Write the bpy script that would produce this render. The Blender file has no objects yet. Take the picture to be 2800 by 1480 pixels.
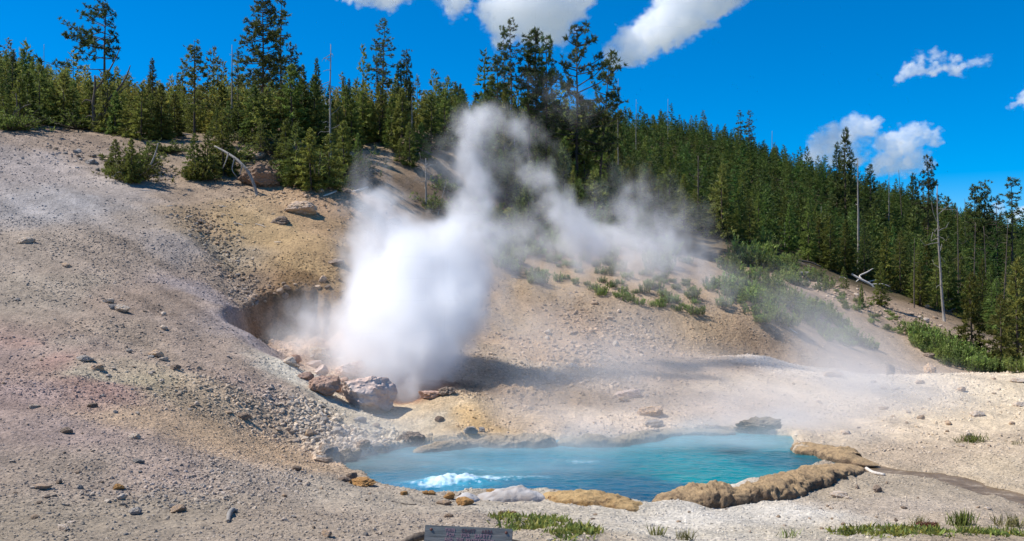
import bpy, math, random
import numpy as np
from mathutils import Vector, Matrix, Euler
random.seed(7); RNG = np.random.default_rng(11)
SC = bpy.context.scene
COL = SC.collection
PW, PH, F, VH, HC = 2576.0, 1362.0, 2474.0, 719.0, 3.5     # picture width/height, focal length and horizon (photo pixels), eye height (m)

# ------------------------------------------------------------------ helpers
def at(u, v, Y):
    return Vector(((u-PW/2)*Y/F, Y, HC-(v-VH)*Y/F))
def link(o, parent=None):
    COL.objects.link(o)
    if parent is not None: o.parent = parent
    return o
def tag(o, label=None, cat=None, group=None, kind=None):
    if label: o['label'] = label
    if cat: o['category'] = cat
    if group: o['group'] = group
    if kind: o['kind'] = kind
    return o
def mesh_np(name, V, Fc, smooth=False, mats=(), col=None, attr='tint', uvattr=None):
    """V (n,3) array, Fc (m,3) or (m,4) array of indices"""
    me = bpy.data.meshes.new(name)
    V = np.asarray(V, np.float32); Fc = np.asarray(Fc, np.int32)
    n, (m, k) = len(V), Fc.shape
    me.vertices.add(n); me.vertices.foreach_set('co', V.ravel())
    me.loops.add(m*k); me.loops.foreach_set('vertex_index', Fc.ravel())
    me.polygons.add(m); me.polygons.foreach_set('loop_start', np.arange(0, m*k, k, dtype=np.int32))
    me.polygons.foreach_set('use_smooth', np.full(m, smooth, bool))
    if col is not None:
        col = np.asarray(col, np.float32)
        if col.shape[1] == 3: col = np.hstack([col, np.ones((len(col), 1), np.float32)])
        a = me.color_attributes.new(attr, 'FLOAT_COLOR', 'POINT'); a.data.foreach_set('color', col.ravel())
    for mt in mats: me.materials.append(mt)
    me.update(calc_edges=True); me.validate()
    return me
def obj(name, me, parent=None, loc=(0,0,0), rot=(0,0,0), sc=(1,1,1)):
    o = bpy.data.objects.new(name, me); o.location = loc; o.rotation_euler = rot; o.scale = sc
    return link(o, parent)
def empty(name, loc=(0,0,0), rz=0, sc=1):
    o = bpy.data.objects.new(name, None); o.empty_display_size = .2
    o.location = loc; o.rotation_euler = (0,0,rz); o.scale = (sc,)*3 if not hasattr(sc, '__len__') else sc
    return link(o)
def srgb(r, g, b):
    c = np.array([r, g, b], float)/255
    return np.where(c <= .04045, c/12.92, ((c+.055)/1.055)**2.4)

# ------------------------------------------------------------------ noise
_P = np.random.default_rng(3).permutation(256).astype(np.int64); _P = np.concatenate([_P, _P, _P])
_G = np.random.default_rng(4).normal(size=(256, 3)); _G /= np.linalg.norm(_G, axis=1)[:, None]
def perlin(p):
    p = np.asarray(p, float); i = np.floor(p).astype(np.int64); f = p-i; i &= 255
    w = f*f*f*(f*(f*6-15)+10); r = 0
    for dx in (0, 1):
        wx = w[..., 0] if dx else 1-w[..., 0]
        for dy in (0, 1):
            wy = w[..., 1] if dy else 1-w[..., 1]
            for dz in (0, 1):
                wz = w[..., 2] if dz else 1-w[..., 2]
                h = _P[_P[_P[i[..., 0]+dx]+i[..., 1]+dy]+i[..., 2]+dz] & 255
                g = _G[h]
                r = r+wx*wy*wz*(g[..., 0]*(f[..., 0]-dx)+g[..., 1]*(f[..., 1]-dy)+g[..., 2]*(f[..., 2]-dz))
    return r*1.6
def fbm(p, oct=4, gain=.5):
    p = np.asarray(p, float); s = 0; a = 1
    for k in range(oct):
        s = s+a*perlin(p*2**k+17.3*k); a *= gain
    return s
def n2(x, y, sc, oct=4, off=0., gain=.5):
    return fbm(np.stack([x*sc+off, y*sc-off, np.full_like(x, off*.37+.5)], -1), oct, gain)
def sstep(a, b, x):
    t = np.clip((x-a)/(b-a), 0, 1); return t*t*(3-2*t)

# ------------------------------------------------------------------ terrain control points: (u, v, distance)
CP = [
 # near strip and left fan
 (-700,1362,10.5),(0,1362,10.2),(600,1362,10.0),(1288,1362,9.8),(1900,1362,10.8),(2576,1362,11.6),(3200,1362,12),
 (0,1100,15.3),(0,960,19),(0,850,22),(0,719,27),(0,560,33.5),(0,400,40.5),(0,325,45.5),(-700,1100,15.5),(-700,719,25),(-700,350,38),(-700,200,46),
 (300,1250,13.0),(600,1300,11.8),(850,1262,14.0),(500,1150,15.8),(200,1000,18.2),(250,880,21.6),(400,900,22.3),(300,700,28.2),(300,500,36.5),(150,550,34),(500,780,26.6),(600,1000,20.6),
 (700,1100,20),(790,1150,19.2),(470,600,33.4),(250,410,42),(640,815,27.4),(690,893,25.6),(560,900,23.2),
 # gully, yellow slope
 (470,500,38.5),(560,640,33.6),(630,770,29.6),(700,480,40.5),(580,470,40.5),(700,600,35.3),(800,620,34.4),(760,706,32),(870,690,33.2),(665,722,31.4),(850,480,41.5),(930,540,40.5),
 # pit rim, pit floor, behind the plume
 (760,950,24.2),(860,1010,23.8),(980,1034,24.4),(1060,1022,24.6),(1130,992,25.2),(720,905,26.6),(850,930,27.0),(800,880,28.2),(940,960,26.4),(1040,985,26.0),(900,860,29.3),
 (1200,900,30.2),(1150,800,34),(1100,700,37.5),(1000,600,40),
 (850,1080,21.4),(1000,1090,22.3),(1200,1070,23.2),(1300,1010,26),(1400,1035,25.3),
 # bluff
 (700,420,45),(560,350,49),(450,340,49.5),(240,335,48),(820,470,43.5),(900,385,51),(700,350,54),(1050,500,46),(1100,420,52),(1150,345,60),(700,352,75),(1100,372,80),(1100,375,120),(700,350,112),(400,320,118),(200,262,125),(0,205,126),(-500,120,126),(-500,200,75),(0,290,72),(300,322,72),
 # centre and right slope
 (1500,1000,27.2),(1500,900,32),(1450,800,37),(1300,700,42),(1250,600,47),(1200,520,51),(1300,440,58),(1400,540,55),(1600,720,42.5),(1700,640,50),(1900,800,41),(1900,700,50),(1750,900,35),(1650,1010,27),(1850,1000,27.5),
 (2200,880,45.5),(2050,820,45),(2000,930,33.2),(1900,893,36),(2150,946,32.5),(2350,943,32),(2576,940,32),(3000,940,32),(2300,1000,28.4),(2576,1000,28.2),(2000,1000,28.2),
 (2100,745,53),(2300,850,49),(2430,900,47),(2576,935,46.5),(3000,960,46),
 # right of pool
 (2300,1100,22.2),(2576,1100,21.9),(2300,1200,17.6),(2576,1150,19.4),(2100,1240,16.3),(2300,1290,14.4),(2576,1300,14.3),(1900,1300,14.3),(1640,1290,14.9),(1300,1268,15.2),(1640,1335,12.0),(2150,1120,21.3),(3000,1150,19.5),
 # forested hillside
 (1600,640,58),(1800,600,64),(2000,660,62),(2200,735,60),(2400,805,58),(2576,880,54),(3100,930,54),
 (1500,450,82),(1800,480,100),(2200,620,95),(2500,740,85),(3100,800,85),
 (1550,330,135),(1800,368,142),(2000,440,142),(2200,500,138),(2400,560,134),(2576,605,132),(3200,700,132),(1350,345,110),
]
WP = [(-7,3,1.0),(0,3,1.0),(7,3,.8),(0,-8,1.1),(-16,-8,1.6),(16,-8,.8),(-16,6,1.7),(14,8,.6),(2.0,9,.82),(-1.2,9,.80),
      (14,38,-.1),(9.5,38.5,.1),(20,39,-.2),(30,39,-.2),(-12,48,11.3),(-30,60,13.6),(26,25,.8),
      (0,185,25),(-60,185,27),(-120,185,40),(40,185,21),(80,185,11),(130,185,4),(-90,110,28),(110,120,8),(0,210,20),(-100,210,30),(60,210,12),(120,210,2),
      (0,22,-.1),(2.5,20.5,-.1),(1.5,18,-.1),(4.2,20.5,-.1),(-1.8,20,-.05)]
_pts = np.array([tuple(at(*c)) for c in CP]+WP)
def _warp(x, y):       # compress distance so that the fit is even in view
    r = np.maximum(y+14, 2.0); return x/r*3.0, np.log(r)*3.0
class TPS:
    def __init__(s, x, y, z, lam=1e-4):
        s.a, s.b = _warp(x, y); n = len(x)
        K = s.k(s.a, s.b); K[np.arange(n), np.arange(n)] += lam
        Pm = np.stack([np.ones(n), s.a, s.b], 1)
        A = np.block([[K, Pm], [Pm.T, np.zeros((3, 3))]])
        s.w = np.linalg.solve(A, np.concatenate([z, np.zeros(3)]))
    def k(s, a, b):
        r2 = (a[:, None]-s.a[None])**2+(b[:, None]-s.b[None])**2
        return .5*r2*np.log(r2+1e-12)
    def __call__(s, x, y):
        out = np.empty(len(x))
        for i in range(0, len(x), 60000):
            a, b = _warp(x[i:i+60000], y[i:i+60000])
            out[i:i+60000] = s.k(a, b)@s.w[:-3]+s.w[-3]+s.w[-2]*a+s.w[-1]*b
        return out
tps = TPS(_pts[:, 0], _pts[:, 1], _pts[:, 2])

# pool outline, pixel points of the water line (far side at z=0, near side a little in front of the visible rim top)
def on_z(u, v, z):
    Y = (HC-z)*F/(v-VH); return ((u-PW/2)*Y/F, Y)
POOL = [on_z(u, v, 0) for u, v in [(836,1172),(905,1152),(970,1139),(1030,1127),(1079,1117),(1204,1111),(1264,1104),(1370,1109),(1472,1111),(1566,1107),(1665,1094),(1760,1091),(1848,1089),(1915,1094),(1985,1098),(1998,1112),(1984,1128),(1992,1139),(2066,1149)]]
POOL += [on_z(u, v, 0) for u, v in [(2072,1168),(2030,1184),(1965,1205),(1900,1216),(1848,1234),(1766,1240),(1690,1252),(1655,1276),(1640,1282),(1622,1280),(1580,1270),(1508,1258),(1440,1250),(1380,1245),(1322,1242),(1279,1236),(1182,1244),(1150,1250),(1064,1250),(973,1234),(936,1211),(873,1184)]]
POOL = np.array(POOL)
def poly_sd(x, y, poly):
    """signed distance, negative inside"""
    d = np.full(len(x), 1e9); ins = np.zeros(len(x), bool); n = len(poly)
    for i in range(n):
        ax, ay = poly[i]; bx, by = poly[(i+1) % n]
        ex, ey = bx-ax, by-ay
        t = np.clip(((x-ax)*ex+(y-ay)*ey)/(ex*ex+ey*ey), 0, 1)
        d = np.minimum(d, np.hypot(x-ax-t*ex, y-ay-t*ey))
        c = (ay > y) != (by > y)
        ins ^= c & (x < (bx-ax)*(y-ay)/((by-ay) if by != ay else 1e-9)+ax)
    return np.where(ins, -d, d)
STREAM = np.array([on_z(u, v, -.03) for u, v in [(2085,1162),(2140,1172),(2230,1184),(2330,1194),(2420,1213),(2500,1234),(2576,1258),(2700,1298),(2850,1345)]])
def line_d(x, y, L):
    d = np.full(len(x), 1e9)
    for (ax, ay), (bx, by) in zip(L[:-1], L[1:]):
        ex, ey = bx-ax, by-ay; t = np.clip(((x-ax)*ex+(y-ay)*ey)/(ex*ex+ey*ey), 0, 1)
        d = np.minimum(d, np.hypot(x-ax-t*ex, y-ay-t*ey))
    return d

def height(x, y):
    z = tps(x, y)
    near = sstep(70, 20, y)
    # soil relief: broad swells, small lumps
    z = z+.10*n2(x, y, .22, 3, 1.)*sstep(8, 30, y)+.06*n2(x, y, .9, 4, 5.)+.018*n2(x, y, 3.6, 3, 9.)*near+.009*n2(x, y, 9., 3, 2.)*near
    z = z+1.2*n2(x, y, .05, 3, 31.)*sstep(62, 95, y)
    def blob(u, v, Y, rx, ry):
        c = at(u, v, Y); return np.exp(-((x-c.x)/rx)**2-((y-c.y)/ry)**2)
    # hollow of the vent under the yellow slope, with its steep back wall
    z = z-.40*blob(850, 890, 28.0, 1.5, 1.2)-.30*blob(1010, 990, 26.0, .8, .7)
    # the dark cave wall: a near-vertical arc of broken ground behind the vent
    xc = at(765, 800, 31.2).x; dxw = (x-xc)/1.25
    yw = 31.2-.75*dxw**2*np.where(dxw < 0, 1.25, .6)+.45*n2(x, y*0+3., 1.3, 5, 61.)
    mw = sstep(1.25, .75, np.abs(dxw))*sstep(26.4, 28.2, y)*sstep(yw+.32, yw-.06, y)
    z = np.where(mw > 0, z+(np.minimum(z, 1.70+.10*(y-29)+.18*n2(x, y, 1.5, 3, 67.))-z)*mw, z)
    # lumpy sinter crust round the vent and the far bank
    m = blob(1300, 975, 26.6, 1.9, 1.2)+.8*blob(760, 740, 32, 1.6, .9)+.8*blob(900, 1080, 21.8, 1.8, .9)
    z = z+m*(.16*np.abs(n2(x, y, 1.6, 4, 21.))+.06*n2(x, y, 5., 3, 23.))
    # brown lump and the low dark overhang beside it
    z = z+.32*blob(1310, 985, 26.3, .75, .5)-.22*blob(1400, 1042, 25.1, .45, .16)
    # rubble-filled gully
    g = np.exp(-(line_d(x, y, np.array([at(500,540,36.8)[:2], at(560,640,33.6)[:2], at(630,770,28.8)[:2]]))/.5)**2)
    z = z-.12*g+.10*g*n2(x, y, 2.6, 4, 41.)
    sd = poly_sd(x, y, POOL)+.10*n2(x, y, 1.3, 4, 3.)
    lip = .13+.06*n2(x, y, .8, 3, 8.)
    z = np.where(sd < .9, np.maximum(z, lip*sstep(.9, .25, sd)+z*(1-sstep(.9, .25, sd))), z)
    z = np.where(sd < .10, z+(-.45-np.minimum(-np.minimum(sd, 0), 2)*.5-z)*sstep(.10, -.08, sd), z)
    st = line_d(x, y, STREAM)+.20*n2(x, y, 1.4, 4, 12.)+.04
    w2 = sstep(2.6, .7, st)*(sd > .05)*(x > 6.2)
    z = np.where(z > .0, z+(.0+.03*n2(x, y, 2.2, 4, 19.)-z)*w2, z)
    w = sstep(.46, .24, st)*(sd > .05)
    z = z+(-.14-z)*w
    return z

# ground mesh: one fan-shaped sheet, finer near the eye
NR, NT = 760, 900
Yr = np.concatenate([np.linspace(-10, 5, 16)[:-1], np.geomspace(5+4, 205+4, NR-15)-4])
T = np.concatenate([np.linspace(-1.5, -.62, 60)[:-1], np.linspace(-.62, .62, NT-118), np.linspace(.62, 1.5, 60)[1:]])
NT = len(T); NR = len(Yr)
OY = 13.0
gy, gt = np.meshgrid(Yr, T, indexing='ij')
gx = gt*(gy+OY)
gz = height(gx.ravel(), gy.ravel()).reshape(NR, NT)
def hz(x, y):
    x = np.atleast_1d(np.asarray(x, float)); y = np.atleast_1d(np.asarray(y, float))
    t = np.clip(x/(y+OY), T[0], T[-1]-1e-6); yy = np.clip(y, Yr[0], Yr[-1]-1e-6)
    i = np.clip(np.searchsorted(Yr, yy, side='right')-1, 0, NR-2); j = np.clip(np.searchsorted(T, t, side='right')-1, 0, NT-2)
    a = (yy-Yr[i])/(Yr[i+1]-Yr[i]); b = (t-T[j])/(T[j+1]-T[j])
    return gz[i, j]*(1-a)*(1-b)+gz[i+1, j]*a*(1-b)+gz[i, j+1]*(1-a)*b+gz[i+1, j+1]*a*b
_RY = np.geomspace(7, 200, 1400)
def hit(u, v, ymin=0):
    """where the line of sight through photo pixel (u, v) first meets the ground"""
    x = (u-PW/2)*_RY/F; z = HC-(v-VH)*_RY/F
    below = (z < hz(x, _RY)) & (_RY > ymin)
    k = int(np.argmax(below)) if below.any() else len(_RY)-1
    if k > 0 and below.any():
        lo, hi = _RY[k-1], _RY[k]
        for _ in range(12):
            m = .5*(lo+hi)
            if HC-(v-VH)*m/F < hz((u-PW/2)*m/F, m)[0]: hi = m
            else: lo = m
        Y = hi
    else: Y = _RY[k]
    X = (u-PW/2)*Y/F
    return Vector((X, Y, float(hz(X, Y)[0])))

# ------------------------------------------------------------------ soil colours (photo pixel -> colour of the soil, with the steam's cast shadow kept in it)
SOIL = [(60,430,166,156,154),(160,520,162,158,160),(300,480,166,156,152),(90,620,158,145,134),(300,640,152,138,127),(420,620,160,150,146),(100,740,160,148,136),(520,740,158,147,148),(400,760,150,133,121),(610,850,160,148,148),(300,850,158,142,128),
 (20,905,162,142,136),(110,868,166,154,142),(150,915,164,132,124),(60,868,164,134,126),(100,900,168,150,140),(240,965,164,134,126),(60,990,162,142,138),(160,1080,164,146,140),(230,930,178,168,150),(360,960,186,172,146),(500,1010,184,164,140),(420,1060,180,156,132),(560,1095,186,160,132),(690,1120,186,160,132),(640,1040,180,160,140),(600,940,172,152,140),(520,880,166,148,136),
 (200,1180,156,142,130),(400,1180,170,152,142),(600,1200,168,154,142),(100,1320,152,140,126),(400,1310,158,146,132),(700,1300,162,148,134),(900,1240,176,164,150),(900,1330,166,152,138),(1150,1300,170,156,142),
 (500,490,162,142,124),(520,560,160,138,112),(600,560,180,154,116),(700,600,184,156,116),(800,560,180,150,116),(850,500,174,144,116),(760,660,176,148,108),(860,640,174,146,112),(560,640,158,144,126),(620,740,164,150,138),(930,560,172,144,118),
 (740,735,134,108,74),(680,790,140,112,82),(760,790,124,98,70),(690,850,158,124,100),(800,860,186,156,134),(760,905,208,182,162),(860,900,204,172,150),(950,950,202,172,152),(1050,1000,150,104,78),(760,955,214,206,192),(860,1022,212,200,182),(1000,1045,206,186,156),(1100,1030,196,172,140),
 (820,1090,192,176,158),(960,1085,200,186,162),(1100,1070,204,190,168),(1180,1075,206,172,122),(1300,1065,202,178,152),(1450,1080,206,188,172),(1280,985,150,128,108),(1200,940,188,166,146),(1330,930,196,180,162),(1400,1000,172,148,124),(1500,1040,196,178,160),
 (1250,800,178,154,126),(1350,720,176,150,118),(1450,820,178,152,128),(1400,880,178,150,122),(1550,880,164,142,124),(1650,930,158,138,122),(1600,1000,188,168,150),(1600,780,176,154,132),(1750,820,178,154,126),(1850,850,168,142,114),(1800,920,164,144,128),(1900,890,160,138,118),(1750,1020,192,172,154),(1970,915,218,206,196),(2080,930,212,198,184),(1900,980,194,176,156),(2100,1000,206,190,172),(2300,980,214,198,178),(2500,990,216,200,176),(2400,1050,212,194,168),(2200,1080,204,186,164),(2500,1120,192,174,152),(2300,1150,186,168,148),(2520,1180,188,172,150),
 (2050,870,172,148,126),(2250,920,178,158,140),(2350,900,174,154,136),(2100,760,170,148,128),(2250,800,168,146,126),(1900,640,140,120,98),(2350,760,150,126,102),
 (2150,1230,176,162,144),(1950,1290,206,200,192),(1750,1300,208,202,194),(1550,1290,196,188,176),(2250,1280,184,170,156),(2450,1300,178,162,144),(1400,1290,186,176,162),(1700,1345,196,188,176),(2100,1340,186,176,160),(2450,1350,164,148,128),(1350,1340,180,166,148),
 (200,350,150,132,118),(400,350,146,128,108),(440,400,156,138,120),(560,400,128,110,90),(800,440,130,112,92),(950,390,156,136,112),(1050,420,150,128,106),(1100,500,120,100,80),(1280,420,160,146,130),(1300,560,122,98,72),(1450,560,120,98,76)]
FOREST_FLOOR = srgb(74, 70, 46)
def soil_colours(x, y, z):
    pts = [hit(s[0], s[1]) for s in SOIL]
    cc = np.array([srgb(*s[2:]) for s in SOIL])
    ax, ay = _warp(np.array([p.x for p in pts]), np.array([p.y for p in pts]))
    wx = x+.5*n2(x, y, .5, 4, 51.)*sstep(6, 25, y); wy = y+.9*n2(x, y, .45, 4, 57.)*sstep(6, 25, y)
    out = np.empty((len(x), 3))
    for i in range(0, len(x), 50000):
        a, b = _warp(wx[i:i+50000], wy[i:i+50000])
        d2 = (a[:, None]-ax[None])**2+(b[:, None]-ay[None])**2
        w = 1/(d2+1.5e-3)**2.0
        out[i:i+50000] = (w@cc)/w.sum(1)[:, None]
    # downslope streaks of finer and coarser soil
    sl = sstep(.02*y, -.10*y, x); pp = np.where(sl > .5, .62*x+.78*y, .45*x-.9*y*0+x*.2+y*.12); qq = np.where(sl > .5, .78*x-.62*y, y)
    out = out*(1+.22*np.clip(n2(pp*1.0, qq*.14, 1.5, 5, 43., .6), -1, 1)*sstep(11, 18, y))[:, None]
    # forest floor on the hillsides
    u = PW/2+x*F/np.maximum(y, 1); v = VH-(z-HC)*F/np.maximum(y, 1)
    edge = np.interp(x/np.maximum(y, 1), [-.6, -.35, 0, .05, .13, .2, .29, .37, .45, .55], [52, 53, 62, 55, 57, 60, 60, 58, 57, 53])
    ff = sstep(-3, 6, y-edge+3*n2(x, y, .15, 3, 77.))
    lum = out.mean(1, keepdims=True); out = (lum+(out-lum)*.92)*np.array([1.075, 1.04, .955])
    return out*(1-ff[:, None])+FOREST_FLOOR*ff[:, None]*.9

# ------------------------------------------------------------------ materials
def new_mat(name):
    m = bpy.data.materials.new(name); m.use_nodes = True; nt = m.node_tree; nt.nodes.clear()
    out = nt.nodes.new('ShaderNodeOutputMaterial')
    def nd(t, **kw):
        n = nt.nodes.new(t)
        for k, v in kw.items():
            if k in n.inputs and not hasattr(n, k): n.inputs[k].default_value = v
            else: setattr(n, k, v)
        return n
    def ln(a, b): nt.links.new(a, b)
    return m, nd, ln, out
def setin(n, **kw):
    for k, v in kw.items():
        k = k.replace('_', ' '); n.inputs[k].default_value = v
    return n
def noise_node(nd, ln, vec, scale, detail=4, rough=.55):
    n = nd('ShaderNodeTexNoise'); n.inputs['Scale'].default_value = scale; n.inputs['Detail'].default_value = detail; n.inputs['Roughness'].default_value = rough
    ln(vec, n.inputs['Vector']); return n.outputs['Fac']
def ramp(nd, ln, fac, stops):
    r = nd('ShaderNodeValToRGB'); e = r.color_ramp.elements
    while len(e) < len(stops): e.new(.5)
    for k, (p, c) in enumerate(stops):
        e[k].position = p; e[k].color = (c, c, c, 1) if not hasattr(c, '__len__') else (*c, 1)
    ln(fac, r.inputs['Fac']); return r.outputs['Color']
def mul(nd, ln, a, b, fac=1.0, mode='MULTIPLY'):
    m = nd('ShaderNodeMix', data_type='RGBA', blend_type=mode); m.inputs['Factor'].default_value = fac
    for s, i in ((a, 6), (b, 7)):
        if hasattr(s, '__len__'): m.inputs[i].default_value = (*s, 1) if len(s) == 3 else s
        else: ln(s, m.inputs[i])
    return m.outputs[2]
def bump(nd, ln, h, strength, dist, prev=None):
    b = nd('ShaderNodeBump'); b.inputs['Strength'].default_value = strength; b.inputs['Distance'].default_value = dist
    ln(h, b.inputs['Height'])
    if prev is not None: ln(prev, b.inputs['Normal'])
    return b.outputs['Normal']

def soil_material():
    m, nd, ln, out = new_mat('gravel_soil')
    a = nd('ShaderNodeAttribute', attribute_name='tint'); tc = nd('ShaderNodeTexCoord'); p = tc.outputs['Object']
    big = ramp(nd, ln, noise_node(nd, ln, p, 1.1, 6, .62), [(.25, .80), (.5, 1.0), (.75, 1.16)])
    fine = ramp(nd, ln, noise_node(nd, ln, p, 16, 5, .72), [(.22, .62), (.5, 1.0), (.78, 1.32)])
    c = mul(nd, ln, mul(nd, ln, a.outputs['Color'], big), fine)
    vo = nd('ShaderNodeTexVoronoi'); vo.inputs['Scale'].default_value = 13; vo.inputs['Randomness'].default_value = 1; ln(p, vo.inputs['Vector'])
    vcol = ramp(nd, ln, vo.outputs['Color'], [(0, .80), (1, 1.18)])
    c = mul(nd, ln, c, vcol)
    hue = noise_node(nd, ln, p, 3.1, 3, .5)
    c = mul(nd, ln, c, mul(nd, ln, (1.04, .99, .94), (.95, 1.0, 1.06), 1, 'MIX')) if False else c
    h1 = noise_node(nd, ln, p, 7, 7, .68)
    vb = nd('ShaderNodeTexVoronoi'); vb.inputs['Scale'].default_value = 17; ln(p, vb.inputs['Vector'])
    n1 = bump(nd, ln, h1, .85, .085)
    inv = nd('ShaderNodeMath', operation='SUBTRACT'); inv.inputs[0].default_value = 1; ln(vb.outputs['Distance'], inv.inputs[1])
    n2_ = bump(nd, ln, inv.outputs[0], .65, .022, n1)
    bs = nd('ShaderNodeBsdfPrincipled'); setin(bs, Roughness=.95); bs.inputs['Specular IOR Level'].default_value = .12
    ln(c, bs.inputs['Base Color']); ln(n2_, bs.inputs['Normal']); ln(bs.outputs[0], out.inputs['Surface'])
    return m
def rock_material(name, base, var=.3, scale=4., warm=None, rough=.9, bumpd=.04):
    m, nd, ln, out = new_mat(name)
    tc = nd('ShaderNodeTexCoord'); oi = nd('ShaderNodeObjectInfo'); p = tc.outputs['Object']
    off = nd('ShaderNodeVectorMath', operation='ADD'); ln(p, off.inputs[0])
    s = nd('ShaderNodeVectorMath', operation='SCALE'); s.inputs[0].default_value = (37, 17, 53); ln(oi.outputs['Random'], s.inputs['Scale']); ln(s.outputs[0], off.inputs[1])
    p = off.outputs[0]
    f = ramp(nd, ln, noise_node(nd, ln, p, scale, 7, .68), [(.25, 1-var), (.5, 1.0), (.75, 1+var)])
    c = mul(nd, ln, tuple(base), f)
    if warm is not None:
        k = nd('ShaderNodeMix', data_type='RGBA'); ln(ramp(nd, ln, noise_node(nd, ln, p, scale*.5, 4, .6), [(.42, 0.), (.62, 1.)]), k.inputs['Factor'])
        ln(c, k.inputs[6]); ln(mul(nd, ln, tuple(warm), f), k.inputs[7]); c = k.outputs[2]
    r = ramp(nd, ln, oi.outputs['Random'], [(0, .82), (1, 1.18)]); c = mul(nd, ln, c, r)
    n1 = bump(nd, ln, noise_node(nd, ln, p, scale*2.2, 8, .7), .8, bumpd)
    bs = nd('ShaderNodeBsdfPrincipled'); setin(bs, Roughness=rough); bs.inputs['Specular IOR Level'].default_value = .2
    ln(c, bs.inputs['Base Color']); ln(n1, bs.inputs['Normal']); ln(bs.outputs[0], out.inputs['Surface'])
    return m
def crust_material(name, dark, mid, top):
    # rough lumpy sinter: brown mottling, an ochre mineral coat on its upper side, fine pits
    m, nd, ln, out = new_mat(name); tc = nd('ShaderNodeTexCoord'); p = tc.outputs['Object']; ge = nd('ShaderNodeNewGeometry')
    a = ramp(nd, ln, noise_node(nd, ln, p, 5, 8, .72), [(.36, tuple(dark)), (.62, tuple(mid))])
    sx_ = nd('ShaderNodeSeparateXYZ'); ln(ge.outputs['Normal'], sx_.inputs[0])
    ad = nd('ShaderNodeMath', operation='MULTIPLY_ADD'); ln(noise_node(nd, ln, p, 3, 5, .65), ad.inputs[0]); ad.inputs[1].default_value = 1.6; ln(sx_.outputs['Z'], ad.inputs[2])
    k = nd('ShaderNodeMix', data_type='RGBA'); ln(ramp(nd, ln, ad.outputs[0], [(.0, 0.), (1.0, 0.)]) if False else nd_range(nd, ln, ad.outputs[0], 1.25, 1.85), k.inputs['Factor']); ln(a, k.inputs[6]); k.inputs[7].default_value = (*top, 1)
    c = mul(nd, ln, k.outputs[2], ramp(nd, ln, noise_node(nd, ln, p, 26, 5, .75), [(.25, .55), (.5, 1.), (.75, 1.35)]))
    h = noise_node(nd, ln, p, 11, 9, .75)
    bs = nd('ShaderNodeBsdfPrincipled'); setin(bs, Roughness=.92); bs.inputs['Specular IOR Level'].default_value = .2
    ln(c, bs.inputs['Base Color']); ln(bump(nd, ln, noise_node(nd, ln, p, 34, 6, .7), .9, .02, bump(nd, ln, h, 1., .08)), bs.inputs['Normal']); ln(bs.outputs[0], out.inputs['Surface']); return m
def nd_range(nd, ln, v, a, b):
    r = nd('ShaderNodeMapRange'); r.inputs['From Min'].default_value = a; r.inputs['From Max'].default_value = b; ln(v, r.inputs['Value']); return r.outputs['Result']
def attr_material(name, rough=.92, noise=18, var=.25, bumpd=.01, base=None):
    m, nd, ln, out = new_mat(name)
    a = nd('ShaderNodeAttribute', attribute_name='tint'); tc = nd('ShaderNodeTexCoord'); p = tc.outputs['Object']
    f = ramp(nd, ln, noise_node(nd, ln, p, noise, 6, .7), [(.25, 1-var), (.5, 1), (.75, 1+var)])
    c = mul(nd, ln, a.outputs['Color'] if base is None else tuple(base), f)
    n1 = bump(nd, ln, noise_node(nd, ln, p, noise*1.7, 6, .7), .8, bumpd)
    bs = nd('ShaderNodeBsdfPrincipled'); setin(bs, Roughness=rough); bs.inputs['Specular IOR Level'].default_value = .15
    ln(c, bs.inputs['Base Color']); ln(n1, bs.inputs['Normal']); ln(bs.outputs[0], out.inputs['Surface'])
    return m
def leaf_material(name, col, trans=.42, hvar=.042):
    m, nd, ln, out = new_mat(name)
    a = nd('ShaderNodeAttribute', attribute_name='tint'); oi = nd('ShaderNodeObjectInfo')
    hs = nd('ShaderNodeHueSaturation')
    mr = nd('ShaderNodeMapRange'); mr.inputs['To Min'].default_value = .5-.5*hvar; mr.inputs['To Max'].default_value = .5+1.2*hvar; ln(oi.outputs['Random'], mr.inputs['Value']); ln(mr.outputs[0], hs.inputs['Hue'])
    m2 = nd('ShaderNodeMath', operation='FRACT'); k = nd('ShaderNodeMath', operation='MULTIPLY'); k.inputs[1].default_value = 7.13; ln(oi.outputs['Random'], k.inputs[0]); ln(k.outputs[0], m2.inputs[0])
    mv = nd('ShaderNodeMapRange'); mv.inputs['To Min'].default_value = .66; mv.inputs['To Max'].default_value = 1.38; ln(m2.outputs[0], mv.inputs['Value']); ln(mv.outputs[0], hs.inputs['Value'])
    ln(mul(nd, ln, tuple(col), a.outputs['Color']), hs.inputs['Color'])
    d = nd('ShaderNodeBsdfPrincipled'); setin(d, Roughness=.6); d.inputs['Specular IOR Level'].default_value = .25; ln(hs.outputs[0], d.inputs['Base Color'])
    t = nd('ShaderNodeBsdfTranslucent'); ln(hs.outputs[0], t.inputs['Color'])
    mx = nd('ShaderNodeMixShader'); mx.inputs[0].default_value = trans; ln(d.outputs[0], mx.inputs[1]); ln(t.outputs[0], mx.inputs[2])
    ln(mx.outputs[0], out.inputs['Surface']); return m
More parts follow.
